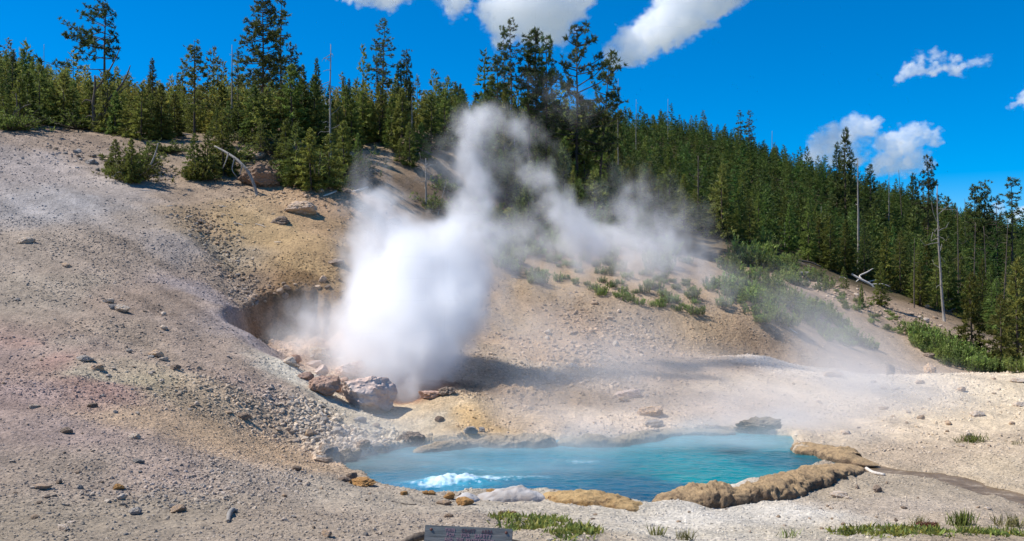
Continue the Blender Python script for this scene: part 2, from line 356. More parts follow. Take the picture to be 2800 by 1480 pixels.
def wood_material(name, c1, c2, rough=.85):
    m, nd, ln, out = new_mat(name)
    tc = nd('ShaderNodeTexCoord'); mp = nd('ShaderNodeMapping'); mp.inputs['Scale'].default_value = (9, 9, 1.2); ln(tc.outputs['Object'], mp.inputs['Vector'])
    n = noise_node(nd, ln, mp.outputs[0], 3, 6, .65)
    c = ramp(nd, ln, n, [(.3, c1), (.7, c2)])
    bs = nd('ShaderNodeBsdfPrincipled'); setin(bs, Roughness=rough); bs.inputs['Specular IOR Level'].default_value = .2
    ln(c, bs.inputs['Base Color']); ln(bump(nd, ln, n, .6, .01), bs.inputs['Normal']); ln(bs.outputs[0], out.inputs['Surface'])
    return m
M = {}
M['soil'] = soil_material()
M['pebble'] = attr_material('loose_pebbles', noise=30, var=.2, bumpd=.004)
M['rock_tan'] = rock_material('tan_rock', srgb(172, 152, 134), .28, 4, srgb(188, 160, 128))
M['rock_grey'] = rock_material('grey_rock', srgb(164, 158, 152), .28, 4, srgb(150, 140, 128))
M['rock_pale'] = rock_material('pale_rock', srgb(208, 194, 178), .22, 4, srgb(196, 172, 146))
M['rock_dark'] = rock_material('dark_rock', srgb(136, 120, 106), .32, 4, srgb(154, 134, 114))
M['rock_pink'] = rock_material('pink_sinter_rock', srgb(212, 186, 170), .13, 2.6, srgb(216, 196, 182), bumpd=.03)
M['rock_brown'] = rock_material('rust_brown_rock', srgb(140, 114, 94), .30, 2.4, srgb(120, 101, 84), bumpd=.08)
M['rock_rust'] = rock_material('rusty_pink_rock', srgb(190, 160, 142), .24, 2.6, srgb(164, 132, 112), bumpd=.04)
M['rock_ochre'] = rock_material('ochre_rock', srgb(196, 152, 96), .3, 6, srgb(170, 128, 84))
M['sinter'] = crust_material('brown_sinter_crust', srgb(118, 100, 82), srgb(166, 140, 110), srgb(196, 166, 126))
M['sinter_ochre'] = crust_material('ochre_sinter_crust', srgb(122, 102, 82), srgb(190, 152, 100), srgb(214, 180, 128))
M['sinter_white'] = rock_material('white_sinter_crust', srgb(190, 186, 182), .3, 6, srgb(150, 140, 132), bumpd=.03)
M['sinter_grey'] = crust_material('grey_sinter_ledge', srgb(112, 104, 94), srgb(160, 146, 128), srgb(182, 164, 138))
M['needle_dark'] = leaf_material('dark_pine_needles', (.088, .110, .032))
M['needle_mid'] = leaf_material('green_pine_needles', (.165, .182, .040))
M['needle_olive'] = leaf_material('olive_pine_needles', (.172, .188, .046))
M['leaf_fresh'] = leaf_material('fresh_green_leaves', (.190, .240, .058), .3, .02)
M['grass'] = leaf_material('grass_blades', (.17, .21, .05), .3, .02)
M['grass_dry'] = leaf_material('dry_grass_blades', (.22, .20, .09), .3, .02)
M['needle_dead'] = leaf_material('dead_red_needles', (.17, .065, .035), .2, .01)
M['bark'] = wood_material('pine_bark', srgb(62, 52, 44), srgb(112, 98, 86))
M['deadwood'] = wood_material('silver_dead_wood', srgb(104, 98, 92), srgb(170, 164, 156))
M['deadwood_dark'] = wood_material('dark_dead_wood', srgb(60, 52, 46), srgb(124, 112, 100))
M['bone'] = wood_material('bleached_branch', srgb(180, 170, 158), srgb(226, 218, 206))

# ------------------------------------------------------------------ the ground
idx = np.arange(NR*NT).reshape(NR, NT)
quads = np.stack([idx[:-1, :-1], idx[:-1, 1:], idx[1:, 1:], idx[1:, :-1]], -1).reshape(-1, 4)
gcol = soil_colours(gx.ravel(), gy.ravel(), gz.ravel())
SOIL_GAIN = .87
ground = obj('terrain', mesh_np('terrain', np.stack([gx, gy, gz], -1).reshape(-1, 3), quads, True, [M['soil']], gcol*SOIL_GAIN))
tag(ground, kind='structure')
# unseen wide ground disc, added to bounce sunlight up onto the clouds
vm_, nd, ln, out = new_mat('bounce_ground'); tc = nd('ShaderNodeTexCoord'); bs = nd('ShaderNodeBsdfPrincipled'); setin(bs, Roughness=.95)
ln(ramp(nd, ln, noise_node(nd, ln, tc.outputs['Object'], .004, 6, .6), [(.3, (.10, .12, .05)), (.5, (.26, .25, .17)), (.75, (.40, .36, .28))]), bs.inputs['Base Color']); ln(bs.outputs[0], out.inputs['Surface'])
ga = np.linspace(0, 2*math.pi, 97)[:-1]; gr = np.array([1., 100, 300, 900, 2500, 6000])
gv = np.stack([np.outer(gr, np.cos(ga)), np.outer(gr, np.sin(ga)), np.full((6, 96), -14.)], -1).reshape(-1, 3); gi = np.arange(6*96).reshape(6, 96); gj = np.roll(gi, -1, 1)
tag(obj('bounce_land', mesh_np('bounce_land', gv, np.stack([gi[:-1], gi[1:], gj[1:], gj[:-1]], -1).reshape(-1, 4), True, [vm_])), kind='structure')
gcol_g = gcol.reshape(NR, NT, 3)
def soil_at(x, y):
    t = np.clip(x/(y+OY), T[0], T[-1]); i = np.clip(np.searchsorted(Yr, y)-1, 0, NR-1); j = np.clip(np.searchsorted(T, t)-1, 0, NT-1)
    return gcol_g[i, j]

# ------------------------------------------------------------------ hot spring water
def ear_grid(poly, step):
    x0, y0 = poly.min(0)-.5; x1, y1 = poly.max(0)+.5
    xs = np.arange(x0, x1, step); ys = np.arange(y0, y1, step)
    X, Y = np.meshgrid(xs, ys); idx = np.arange(X.size).reshape(X.shape)
    q = np.stack([idx[:-1, :-1], idx[:-1, 1:], idx[1:, 1:], idx[1:, :-1]], -1).reshape(-1, 4)
    return X.ravel(), Y.ravel(), q
wx, wy, wq = ear_grid(POOL, .026)
wsd = poly_sd(wx, wy, POOL)
q_ok = (wsd[wq] < .30).all(1); wq = wq[q_ok]
used = np.unique(wq); remap = -np.ones(len(wx), int); remap[used] = np.arange(len(used)); wq = remap[wq]; wx, wy, wsd = wx[used], wy[used], wsd[used]
def zp(u, v): return on_z(u, v, 0)
WATERC = [(860,1170,104,126,136),(900,1185,84,116,134),(960,1165,98,134,152),(960,1205,60,130,166),(1100,1150,88,146,172),(1200,1125,100,156,182),(1000,1232,40,136,186),(1120,1210,80,170,210),(1250,1190,66,158,190),(1300,1150,70,150,184),(1400,1120,90,166,196),(1350,1225,14,120,166),(1500,1170,30,136,168),(1560,1215,6,110,150),(1620,1250,0,96,136),(1450,1205,16,122,158),(1480,1140,50,154,180),(1600,1115,70,166,192),(1700,1140,30,152,176),(1700,1180,14,150,170),(1740,1205,10,166,180),(1850,1195,14,158,174),(1800,1165,20,152,172),(1880,1140,30,140,164),(1950,1160,24,120,144),(2020,1160,40,112,132),(1900,1110,80,164,186),(1960,1120,84,160,180),(1660,1225,0,112,150)]  # grey tones at the left end put the steam's veil into the water colour
wp = np.array([zp(*w[:2]) for w in WATERC]); wc = np.array([srgb(*w[2:]) for w in WATERC])
jx = wx+.35*n2(wx, wy*2.0, .9, 4, 61.); jy = wy+.35*n2(wx, wy*2.0, .9, 4, 67.)
ww = 1/((jx[:, None]-wp[None, :, 0])**2+((jy[:, None]-wp[None, :, 1])*1.0)**2+.10)**2
wcol = (ww@wc)/ww.sum(1)[:, None]
# darker ledges seen through the water
dk = .5*np.exp(-(((wx-zp(1860,1137)[0])/1.5)**2+((wy-zp(1860,1137)[1])/.42)**2))+.32*np.exp(-(((wx-zp(1400,1200)[0])/1.7)**2+((wy-zp(1400,1195)[1])/.35)**2))
wcol = wcol*(1-dk*np.clip(.7+1.2*n2(wx, wy*2, .9, 4, 71.), 0, 1.3))[:, None]
# boiling water: a low froth-capped swell, with smaller upwellings
def upw(u, v, rx, ry):
    cx, cy_ = zp(u, v); return np.exp(-((wx-cx)/rx)**2-((wy-cy_)/ry)**2)
boil = upw(1150, 1212, .55, .34)+.75*upw(1085, 1218, .40, .28)+.6*upw(1235, 1203, .55, .18)+.2*upw(1330, 1200, .5, .14)+.42*upw(1460, 1163, .35, .2)+.35*upw(1190, 1180, .35, .12)+.3*upw(1010, 1228, .5, .12)
fn = n2(wx, wy, 3.2, 5, 81., .62)
froth = np.clip(boil*1.15+1.0*fn*np.sqrt(np.clip(boil, 0, 1))-.34, 0, 1)**1.1*.95
froth *= np.clip(.62+.75*n2(wx, wy, 9., 4, 87., .7)+.5*boil, .15, 1)
spk = (n2(wx, wy, 13., 2, 89.) > .52)*np.clip(boil*1.6, 0, 1); froth = np.maximum(froth, spk*.8)
wz = .012*n2(wx, wy*1.5, 1.6, 3, 91.)+.10*upw(1150, 1212, .45, .3)+.05*boil*(.6+1.3*n2(wx, wy, 4.5, 4, 95.))+.008*n2(wx, wy, 6, 2, 99.)
wcol = wcol*np.array([.50, .62, .55])+boil[:, None]*.17*np.array([.25, .85, 1.0])
wcol = wcol*(1-froth[:, None])+froth[:, None]*np.array([.66, .82, .90])
m, nd, ln, out = new_mat('hot_spring_water')
a = nd('ShaderNodeAttribute', attribute_name='tint'); tc = nd('ShaderNodeTexCoord')
mp = nd('ShaderNodeMapping'); mp.inputs['Scale'].default_value = (1, 2.2, 1); ln(tc.outputs['Object'], mp.inputs['Vector'])
nz = noise_node(nd, ln, mp.outputs[0], 3.2, 5, .6)
bs = nd('ShaderNodeBsdfPrincipled'); setin(bs, Roughness=.22, IOR=1.33); bs.inputs['Specular IOR Level'].default_value = .4
ln(mul(nd, ln, a.outputs['Color'], ramp(nd, ln, noise_node(nd, ln, mp.outputs[0], 2.2, 5, .65), [(.3, .80), (.7, 1.15)])), bs.inputs['Base Color'])
ln(bump(nd, ln, nz, .5, .06), bs.inputs['Normal']); ln(bs.outputs[0], out.inputs['Surface'])
M['water'] = m
water = obj('hot_spring_pool', mesh_np('hot_spring_pool', np.stack([wx, wy, wz], 1), wq, True, [M['water']], wcol))
tag(water, kind='structure')

# runoff stream
sx = []; fc = []; NS = 120; NW = 9
seg = np.concatenate([[0], np.cumsum(np.hypot(*np.diff(STREAM, axis=0).T))]); tt = np.linspace(0, seg[-1], NS)
cx = np.interp(tt, seg, STREAM[:, 0]); cy0 = np.interp(tt, seg, STREAM[:, 1]); dx = np.gradient(cx); dy = np.gradient(cy0); L = np.hypot(dx, dy)
for k in range(NS):
    for j in range(NW):
        o_ = (j/(NW-1)-.5)*1.4; sx.append((cx[k]-dy[k]/L[k]*o_, cy0[k]+dx[k]/L[k]*o_, -.035-.0003*k))
for k in range(NS-1):
    for j in range(NW-1): fc.append((k*NW+j, k*NW+j+1, (k+1)*NW+j+1, (k+1)*NW+j))
m, nd, ln, out = new_mat('stream_water'); tc = nd('ShaderNodeTexCoord')
bs = nd('ShaderNodeBsdfPrincipled'); setin(bs, Roughness=.35, IOR=1.33); bs.inputs['Specular IOR Level'].default_value = .1
ln(ramp(nd, ln, noise_node(nd, ln, tc.outputs['Object'], 3.4, 6, .7), [(.3, srgb(92, 76, 56)), (.55, srgb(124, 106, 84)), (.72, srgb(176, 160, 138))]), bs.inputs['Base Color'])
ln(bump(nd, ln, noise_node(nd, ln, tc.outputs['Object'], 7, 4, .6), .5, .03), bs.inputs['Normal']); ln(bs.outputs[0], out.inputs['Surface'])
tag(obj('stream', mesh_np('stream', np.array(sx), np.array(fc), True, [m])), kind='structure')

# ------------------------------------------------------------------ rocks
import bmesh
def ico(sub):
    bm = bmesh.new(); bmesh.ops.create_icosphere(bm, subdivisions=sub, radius=1.0)
    V = np.array([v.co[:] for v in bm.verts]); Fc = np.array([[v.index for v in f.verts] for f in bm.faces]); bm.free(); return V, Fc
ICO = {k: ico(k) for k in (1, 2, 3, 4, 5)}
def rock_arrays(seed, sub=4, planes=13, rough=.07, blocky=.8):
    r = np.random.default_rng(seed); V, Fc = ICO[sub]
    n = r.normal(size=(planes, 3)); n /= np.linalg.norm(n, axis=1)[:, None]; h = r.uniform(.62, 1.0, planes)
    dt = V@n.T; rad = np.where(dt > .05, h[None]/np.maximum(dt, .05), 9).min(1); rad = np.minimum(rad, 1.25)
    rad = blocky*rad+(1-blocky)*.85
    rad = rad*(1+rough*fbm(V*2.3+seed*3.1, 4)+.5*rough*fbm(V*7+seed, 3))
    return V*rad[:, None], Fc
ROCKV = [mesh_np('rock', *rock_arrays(100+k, 3, 10+k % 5, .08), False) for k in range(10)]
_rock_cache = {}
def rock_mesh(k, mat, smooth=False):
    key = (k, mat)
    if key not in _rock_cache:
        me = ROCKV[k].copy(); me.materials.append(M[mat]); me.name = 'rock'; _rock_cache[key] = me
    return _rock_cache[key]
def place_rock(p, wpx_m, mat, label=None, cat='rock', group=None, name='rock', flat=.6, depth=.8, rz=None, k=None, sink=.25, me=None, tilt=.2):
    k = RNG.integers(0, 10) if k is None else k
    rz = RNG.uniform(0, 6.28) if rz is None else rz
    s = wpx_m*.5
    o = obj(name, me or rock_mesh(int(k), mat), None, (p.x, p.y, p.z+s*flat*(1-sink*2)*.9), (RNG.uniform(-tilt, tilt), RNG.uniform(-tilt, tilt), rz), (s, s*depth, s*flat))
    tag(o, label, cat, group); return o
def big_rock(u, v, wpx, mat, label, seed, flat=.6, depth=.8, rz=0, sink=.2, name='boulder', Y=None, rough=.12, planes=12, blocky=.8):
    """rock whose foot is seen at pixel (u, v) and that looks wpx wide"""
    p = hit(u, v) if Y is None else at(u, v, Y)
    wm = wpx*p.y/F
    me = mesh_np('boulder', *rock_arrays(seed, 5, planes, rough, blocky), False, [M[mat]])
    return place_rock(Vector((p.x, p.y+wm*.25*depth, p.z)), wm, mat, label, 'boulder' if wpx > 60 else 'rock', None, name, flat, depth, rz, 0, sink, me, .05)
# vent boulders
big_rock(914, 1032, 140, 'rock_pink', 'big rounded pink boulder at the front of the steaming vent', 301, .74, .8, .2, .12, rough=.075, blocky=.8, planes=16)
big_rock(812, 992, 86, 'rock_rust', 'rusty brown boulder leaning against the big pink boulder', 302, .72, .8, .5, .15, rough=.12, blocky=.75)
big_rock(880, 950, 110, 'rock_pink', 'pink boulder half hidden in steam behind the big pink boulder', 303, .5, .7, .9, .2, rough=.1)
big_rock(795, 900, 66, 'rock_pale', 'whitish boulder in thin steam inside the vent hollow', 304, .55, .8, .3, .2)
big_rock(728, 918, 34, 'rock_pale', 'small white rock on the left lip of the vent hollow', 305, .8, .8, .3, .2)
big_rock(805, 945, 40, 'rock_pink', 'small pale pink rock on the vent lip above the rusty boulder', 306, .8, .8, 1.3, .2)
big_rock(770, 955, 40, 'rock_rust', 'small brown rock on the vent lip beside the rusty boulder', 307, .6, .8, .3, .2)
big_rock(1085, 1002, 66, 'rock_rust', 'dark rust rock at the right edge of the vent mouth', 308, .38, .7, .1, .25, rough=.14)
big_rock(1122, 992, 46, 'rock_dark', 'blackish broken rock just right of the vent mouth', 309, .5, .8, .7, .2, rough=.25)
big_rock(850, 985, 40, 'rock_rust', 'small rusty rock wedged between the pink and the brown boulder', 310, .7, .8, .7, .2, rough=.2)
# slope boulders
big_rock(650, 470, 112, 'rock_brown', 'large brown boulder under the bent dead tree on the bluff', 320, .66, .7, .3, .12, rough=.14)
big_rock(622, 395, 70, 'rock_tan', 'flat tan outcrop right above the large brown bluff boulder', 321, .45, .9, .1, .3)
big_rock(758, 538, 84, 'rock_tan', 'grey-tan angular boulder alone on top of the yellow slope', 322, .52, .7, -.1, .18, rough=.14)
big_rock(706, 563, 52, 'rock_dark', 'dark brown rock just below the angular boulder on the yellow slope', 323, .5, .8, -.3, .2, rough=.16)
big_rock(846, 665, 48, 'rock_dark', 'flat grey-brown rock on the yellow slope above the vent', 324, .4, .7, 0, .2)
big_rock(60, 612, 46, 'rock_pale', 'pale flat rock alone high on the left gravel slope', 325, .4, .7, -.3, .2)
big_rock(165, 672, 30, 'rock_tan', 'small tan wedge rock in the middle of the left slope', 326, .45, .6, -.5, .2)
big_rock(270, 762, 32, 'rock_pale', 'upper pale pink rock of the line of rocks on the left slope', 327, .5, .7, -.3, .2)
big_rock(302, 784, 46, 'rock_pale', 'lower long pale rock of the line of rocks on the left slope', 328, .45, .6, -.5, .2)
big_rock(284, 778, 26, 'rock_grey', 'small grey rock tucked beside the long pale rock', 329, .6, .7, .5, .2)
big_rock(392, 898, 42, 'rock_tan', 'pinkish tan rock at the head of a row on the lower left slope', 330, .55, .7, -.4, .2)
big_rock(412, 908, 24, 'rock_pale', 'small pale rock touching the pinkish tan one on the lower slope', 331, .6, .7, .4, .2)
big_rock(212, 908, 46, 'rock_grey', 'long grey rock lying in the red-stained soil', 332, .36, .6, -.25, .25)
big_rock(242, 930, 42, 'rock_tan', 'tan rock at the lower end of the red-stained soil', 333, .45, .6, -.3, .25)
big_rock(438, 930, 30, 'rock_dark', 'brown rock downhill of the pinkish tan row', 334, .5, .7, -.2, .2)
big_rock(228, 412, 38, 'rock_grey', 'rounded grey rock near the trees at the top left', 335, .45, .8, 0, .2)
big_rock(610, 1055, 34, 'rock_dark', 'dark brown stone on the pale band above the pool rubble', 336, .55, .8, 0, .2)
big_rock(162, 1090, 30, 'rock_dark', 'dark crumbly stone on the pinkish lower slope', 337, .6, .8, 0, .25)
big_rock(102, 1232, 46, 'rock_tan', 'broad tan stone half buried in the lower left gravel', 338, .42, .8, 0, .25)
big_rock(296, 1232, 32, 'rock_ochre', 'ochre stone in the lower left gravel', 339, .5, .8, .4, .2)
big_rock(305, 1258, 26, 'rock_pale', 'pale cube-like stone beside the ochre stone in the lower left gravel', 340, .7, .8, .4, .2)
big_rock(448, 1290, 44, 'rock_tan', 'tan angular stone in the gravel left of the driftwood', 341, .5, .8, -.3, .2)
big_rock(345, 1165, 30, 'rock_grey', 'flat grey stone in the gravel below the pink band', 342, .4, .8, 0, .2)
big_rock(338, 1105, 28, 'rock_pale', 'yellowish pale stone at the foot of the pink band', 343, .6, .8, 0, .2)
big_rock(338, 1295, 38, 'rock_grey', 'grey broken stone in the bottom left gravel', 344, .5, .8, .3, .2)
big_rock(86, 1028, 26, 'rock_pale', 'white squared stone on the pinkish left slope', 345, .55, .8, .3, .2)
big_rock(230, 1025, 26, 'rock_dark', 'dull brown stone on the pinkish left slope', 346, .45, .8, .3, .2)
big_rock(155, 1335, 40, 'rock_pale', 'pale rough stone at the bottom left of the gravel', 347, .4, .7, -.5, .2)
big_rock(822, 1350, 30, 'rock_tan', 'tan stone in the gravel at the bottom left of the sign', 348, .7, .8, -.5, .2)
# pool side
big_rock(1905, 1092, 122, 'sinter_grey', 'grey crusted block standing on the far edge of the pool', 360, .36, .6, 0, .12, rough=.2)
big_rock(1588, 1002, 66, 'rock_pink', 'pinkish flat-topped boulder on the slope behind the pool', 361, .42, .8, 0, .2)
big_rock(1640, 1046, 74, 'rock_tan', 'low tan boulder in mist behind the far pool edge', 362, .45, .7, .2, .25, rough=.18)
big_rock(1648, 1075, 44, 'rock_grey', 'grey misty rock just above the far pool edge', 363, .55, .7, .2, .25)
big_rock(1185, 1090, 32, 'rock_grey', 'grey-white rock on the cream crust behind the pool', 364, .65, .8, .2, .2)
big_rock(1212, 1088, 22, 'rock_grey', 'small pointed grey rock right of the grey-white one', 365, .8, .8, .8, .2)
big_rock(1104, 1060, 26, 'rock_brown', 'brown rock on the cream crust below the vent', 366, .6, .8, .8, .2)
big_rock(1036, 1118, 56, 'rock_dark', 'dark rugged rock on the far left bank of the pool', 367, .75, .8, .4, .15, rough=.2)
big_rock(868, 1166, 60, 'sinter_grey', 'big grey rock at the left tip of the pool', 368, .75, .8, .3, .15, rough=.2)
big_rock(826, 1150, 48, 'rock_grey', 'grey blocky rock at the corner above the left tip of the pool', 369, .75, .8, .9, .15)
big_rock(815, 1164, 50, 'rock_dark', 'flat dark slab at the left tip of the pool', 370, .3, .7, .3, .2)
big_rock(852, 1100, 42, 'rock_grey', 'pale grey rock topmost in the rubble above the pool', 371, .75, .8, .5, .15)
big_rock(916, 1128, 36, 'rock_tan', 'tan round rock on the bank above the left pool end', 372, .7, .8, .6, .2)
big_rock(955, 1140, 46, 'rock_tan', 'low tan rock at the water line of the left pool end', 373, .5, .8, .1, .2)
big_rock(890, 1150, 40, 'sinter_grey', 'rounded crusted rock at the water near the left pool tip', 374, .6, .8, .1, .2)
big_rock(885, 1206, 26, 'rock_dark', 'dark knobbly rock on the near left pool edge', 375, .8, .8, .1, .2)
big_rock(864, 1212, 30, 'rock_dark', 'dark low rock left of the ochre crust on the near pool edge', 376, .5, .8, .1, .2)
big_rock(915, 1222, 56, 'rock_ochre', 'bright ochre crusted rock at the near left pool edge', 377, .4, .8, .1, .2, rough=.2)
big_rock(1016, 1246, 20, 'rock_ochre', 'small ochre knob alone at the near pool edge', 378, .7, .8, .1, .2)
big_rock(1072, 1244, 18, 'rock_ochre', 'left of a pair of small ochre knobs at the near pool edge', 379, .7, .8, .1, .2)
big_rock(1086, 1245, 20, 'rock_ochre', 'right of a pair of small ochre knobs at the near pool edge', 380, .6, .8, .1, .2)
big_rock(1130, 1256, 28, 'rock_ochre', 'ochre angular knob against the white crust', 381, .7, .8, .1, .2)
big_rock(1240, 1250, 34, 'rock_ochre', 'pale ochre wedge rock between the two white crusts', 382, .65, .8, -.2, .2)
big_rock(1165, 1272, 46, 'rock_ochre', 'largest ochre rock in front of the white crust', 383, .5, .7, 0, .2)
big_rock(1115, 1270, 34, 'rock_tan', 'tan flat rock left of the largest ochre rock', 384, .45, .7, 0, .2)
big_rock(1128, 1302, 26, 'rock_tan', 'small tan stone in the gravel above the sign', 385, .5, .7, 0, .2)
big_rock(2112, 1252, 36, 'rock_pale', 'cream angular rock in the gravel right of the brown sinter rim', 386, .62, .5, -.5, .2)
big_rock(2210, 1238, 26, 'rock_dark', 'dark purple-grey rock standing on the pale gravel below the stream', 387, .8, .8, .2, .15)
big_rock(2500, 1340, 28, 'rock_pale', 'cream stone in the grass at the bottom right', 388, .7, .8, .2, .15)
big_rock(2566, 1022, 34, 'rock_pale', 'white flat rocks on the crest at the right edge', 389, .4, .8, .2, .2)
big_rock(2565, 962, 40, 'rock_pale', 'pale slab on the right crest below the bushes', 390, .35, .8, .2, .2)
big_rock(2420, 985, 20, 'rock_tan', 'small round tan stone on the pale right crest', 391, .8, .8, .2, .2)
big_rock(2460, 1048, 36, 'rock_pale', 'cream low boulder on the pale right slope', 392, .5, .8, .2, .25)
big_rock(2345, 942, 36, 'rock_tan', 'tan boulder standing on the crest by the low bushes', 393, .9, .8, .2, .2, Y=33)
big_rock(2240, 940, 22, 'rock_dark', 'dark narrow rock standing on the crest in thin mist', 394, 1.3, .8, .2, .2, Y=33)
big_rock(2095, 948, 52, 'rock_tan', 'low brown rock at the left end of the crest', 395, .4, .8, .2, .2)
big_rock(2340, 900, 28, 'rock_dark', 'brown rock on the slope behind the crest', 396, .6, .8, .2, .2)
big_rock(990, 560, 40, 'rock_tan', 'tan rock at the steam edge right of the yellow slope', 397, .5, .8, .2, .2)
big_rock(1570, 1012, 30, 'rock_tan', 'tan stone left of the pinkish flat-topped boulder', 398, .6, .8, .2, .2)
big_rock(1442, 928, 30, 'rock_pale', 'pale stone on the slope above the brown sinter lump', 399, .6, .8, .2, .2)

# scattered rocks, each an object of its own
def scatter(n, poly, size, mats, label, group, name='rock', flat=(.45, .8), power=2.2):
    poly = np.array(poly, float); x0, y0 = poly.min(0); x1, y1 = poly.max(0); c = 0; tries = 0
    while c < n and tries < n*30:
        tries += 1
        u, v = RNG.uniform(x0, x1), RNG.uniform(y0, y1)
        if poly_sd(np.array([u]), np.array([v]), poly)[0] > 0: continue
        p = hit(u, v)
        if poly_sd(np.array([p.x]), np.array([p.y]), POOL)[0] < .1: continue
        s = size[0]+(size[1]-size[0])*RNG.random()**power
        place_rock(p, s*p.y/F, mats[RNG.integers(len(mats))], label, 'rock', group, name, RNG.uniform(*flat), RNG.uniform(.6, 1))
        c += 1
scatter(42, [(790,1160),(760,1080),(830,1040),(960,1070),(1060,1105),(960,1135),(870,1165)], (10, 34), ['rock_grey', 'rock_tan', 'rock_grey', 'rock_dark'], 'grey rubble rock on the bank above the left pool end', 'rubble rocks on the pool bank')
scatter(34, [(470,560),(510,550),(600,660),(660,770),(640,800),(560,690)], (9, 22), ['rock_tan', 'rock_dark', 'rock_grey'], 'brown rubble rock in the gully beside the yellow slope', 'rubble rocks in the gully')
scatter(40, [(1360,820),(1500,760),(1640,800),(1660,900),(1560,960),(1380,930)], (9, 24), ['rock_tan', 'rock_pale', 'rock_tan'], 'tan loose rock on the slope behind the pool', 'loose rocks on the slope behind the pool')
scatter(48, [(0,620),(350,620),(620,900),(720,1080),(500,1120),(0,1080)], (7, 22), ['rock_grey', 'rock_tan', 'rock_pale'], 'small stone lying on the left gravel slope', 'small stones on the left slope')
scatter(46, [(0,1120),(700,1120),(960,1240),(1060,1350),(0,1355)], (10, 26), ['rock_grey', 'rock_tan', 'rock_pale', 'rock_dark'], 'stone lying in the lower left gravel', 'stones in the lower left gravel')
scatter(30, [(1450,1280),(2050,1270),(2200,1210),(2560,1290),(2560,1350),(1500,1340)], (8, 20), ['rock_pale', 'rock_tan', 'rock_dark'], 'small stone on the pale gravel in front of the sinter rim', 'small stones on the front right gravel')
scatter(34, [(1950,960),(2570,950),(2570,1130),(2150,1120),(2000,1040)], (8, 26), ['rock_pale', 'rock_tan'], 'cream stone on the pale slope right of the pool', 'cream stones on the right slope')
scatter(22, [(1980,690),(2300,740),(2400,820),(2330,860),(2150,790)], (8, 20), ['rock_tan', 'rock_pale'], 'tan stone on the slope below the right forest edge', 'stones below the right forest edge')
scatter(20, [(880,380),(950,430),(900,520),(700,490),(760,470)], (9, 26), ['rock_tan', 'rock_dark'], 'brown rock under the trees along the bluff edge', 'rocks along the bluff edge')
scatter(16, [(100,360),(250,390),(330,450),(200,420)], (8, 26), ['rock_grey', 'rock_dark', 'rock_tan'], 'grey rock below the trees at the top left', 'rocks at the top left')

scatter(30, [(715,895),(800,860),(900,880),(970,940),(990,1000),(900,990),(800,980),(740,940)], (12, 46), ['rock_pink', 'rock_rust', 'rock_pale', 'rock_pink'], 'broken pinkish rock in the steaming vent hollow', 'broken rocks in the vent hollow', 'rock', (.45, .8), 1.8)
scatter(14, [(650,730),(760,700),(860,700),(840,725),(740,735),(670,790),(640,790)], (10, 26), ['rock_tan', 'rock_dark'], 'brown rock on the brink of the vent hollow', 'rocks on the vent brink')
# gravel: far too many to count
_STONES = {}
def gravel(name, n, sampler, smin, smax, power, gain=1.0, seed=5, big=0):
    r = np.random.default_rng(seed)
    x, y = sampler(r, n)
    ok = poly_sd(x, y, POOL) > .05; x, y = x[ok], y[ok]; n = len(x)
    z = hz(x, y); s = smin+(smax-smin)*r.random(n)**power
    V0, F0 = ICO[1]; V0 = np.asarray(V0); k = len(V0)
    rot = r.normal(size=(n, 4)); rot /= np.linalg.norm(rot, axis=1)[:, None]
    w_, a, b, c = rot.T
    R = np.stack([1-2*(b*b+c*c), 2*(a*b-c*w_), 2*(a*c+b*w_), 2*(a*b+c*w_), 1-2*(a*a+c*c), 2*(b*c-a*w_), 2*(a*c-b*w_), 2*(b*c+a*w_), 1-2*(a*a+b*b)], 1).reshape(n, 3, 3)
    jit = r.uniform(.62, 1.25, (n, k, 1)); ax = np.stack([r.uniform(.7, 1.2, n), r.uniform(.6, 1.1, n), r.uniform(.45, .9, n)], 1)
    P = (V0[None]*jit*ax[:, None])
    P = np.einsum('nij,nkj->nki', R, P)*s[:, None, None]*.5
    P[..., 2] *= .8
    P += np.stack([x, y, z+s*.05], 1)[:, None]
    col = soil_at(x, y)*SOIL_GAIN
    tone = r.normal(1.06, .15, (n, 1)).clip(.45, 1.8); grey = r.uniform(0, .22, (n, 1)); lum = col.mean(1, keepdims=True)
    col = (col*(1-grey)+lum*grey)*tone*gain
    C = np.repeat(col[:, None], k, 1).reshape(-1, 3)
    Fa = (F0[None]+(np.arange(n)*k)[:, None, None]).reshape(-1, 3)
    L_ = _STONES.setdefault(name, []); b = sum(len(q[0]) for q in L_); L_.append((P.reshape(-1, 3), Fa+b, C))
def cone(y0, y1, t0, t1, dens=None):
    def f(r, n):
        xs, ys = [], []; c = 0
        while c < n:
            y = np.sqrt(r.random(n)*(y1**2-y0**2)+y0**2); x = y*(t0+(t1-t0)*r.random(n))
            k = .5+.5*np.clip(1.6*n2(x, y, .35, 4, 33.)+.2, -1, 1)
            if dens is not None: k = k*dens(x, y)
            ok = r.random(n) < k; xs.append(x[ok]); ys.append(y[ok]); c += ok.sum()
        return np.concatenate(xs)[:n], np.concatenate(ys)[:n]
    return f
def dens_near(x, y): return np.where((x > .08*y) & (y < 17), .45, 1.0)
def dens_left(x, y):
    return sstep(11.6, 10.2, hz(x, y))
gravel('gravel', 62000, cone(8.6, 20, -.56, .56, dens_near), .010, .055, 3.6, seed=5)
gravel('gravel', 24000, cone(18, 34, -.60, -.12, dens_left), .016, .095, 3.8, seed=6)
gravel('gravel', 30000, cone(20, 42, -.06, .56, dens_left), .018, .11, 3.8, seed=8)
gravel('gravel', 14000, cone(27, 48, -.60, -.10, dens_left), .022, .11, 3.6, seed=9)

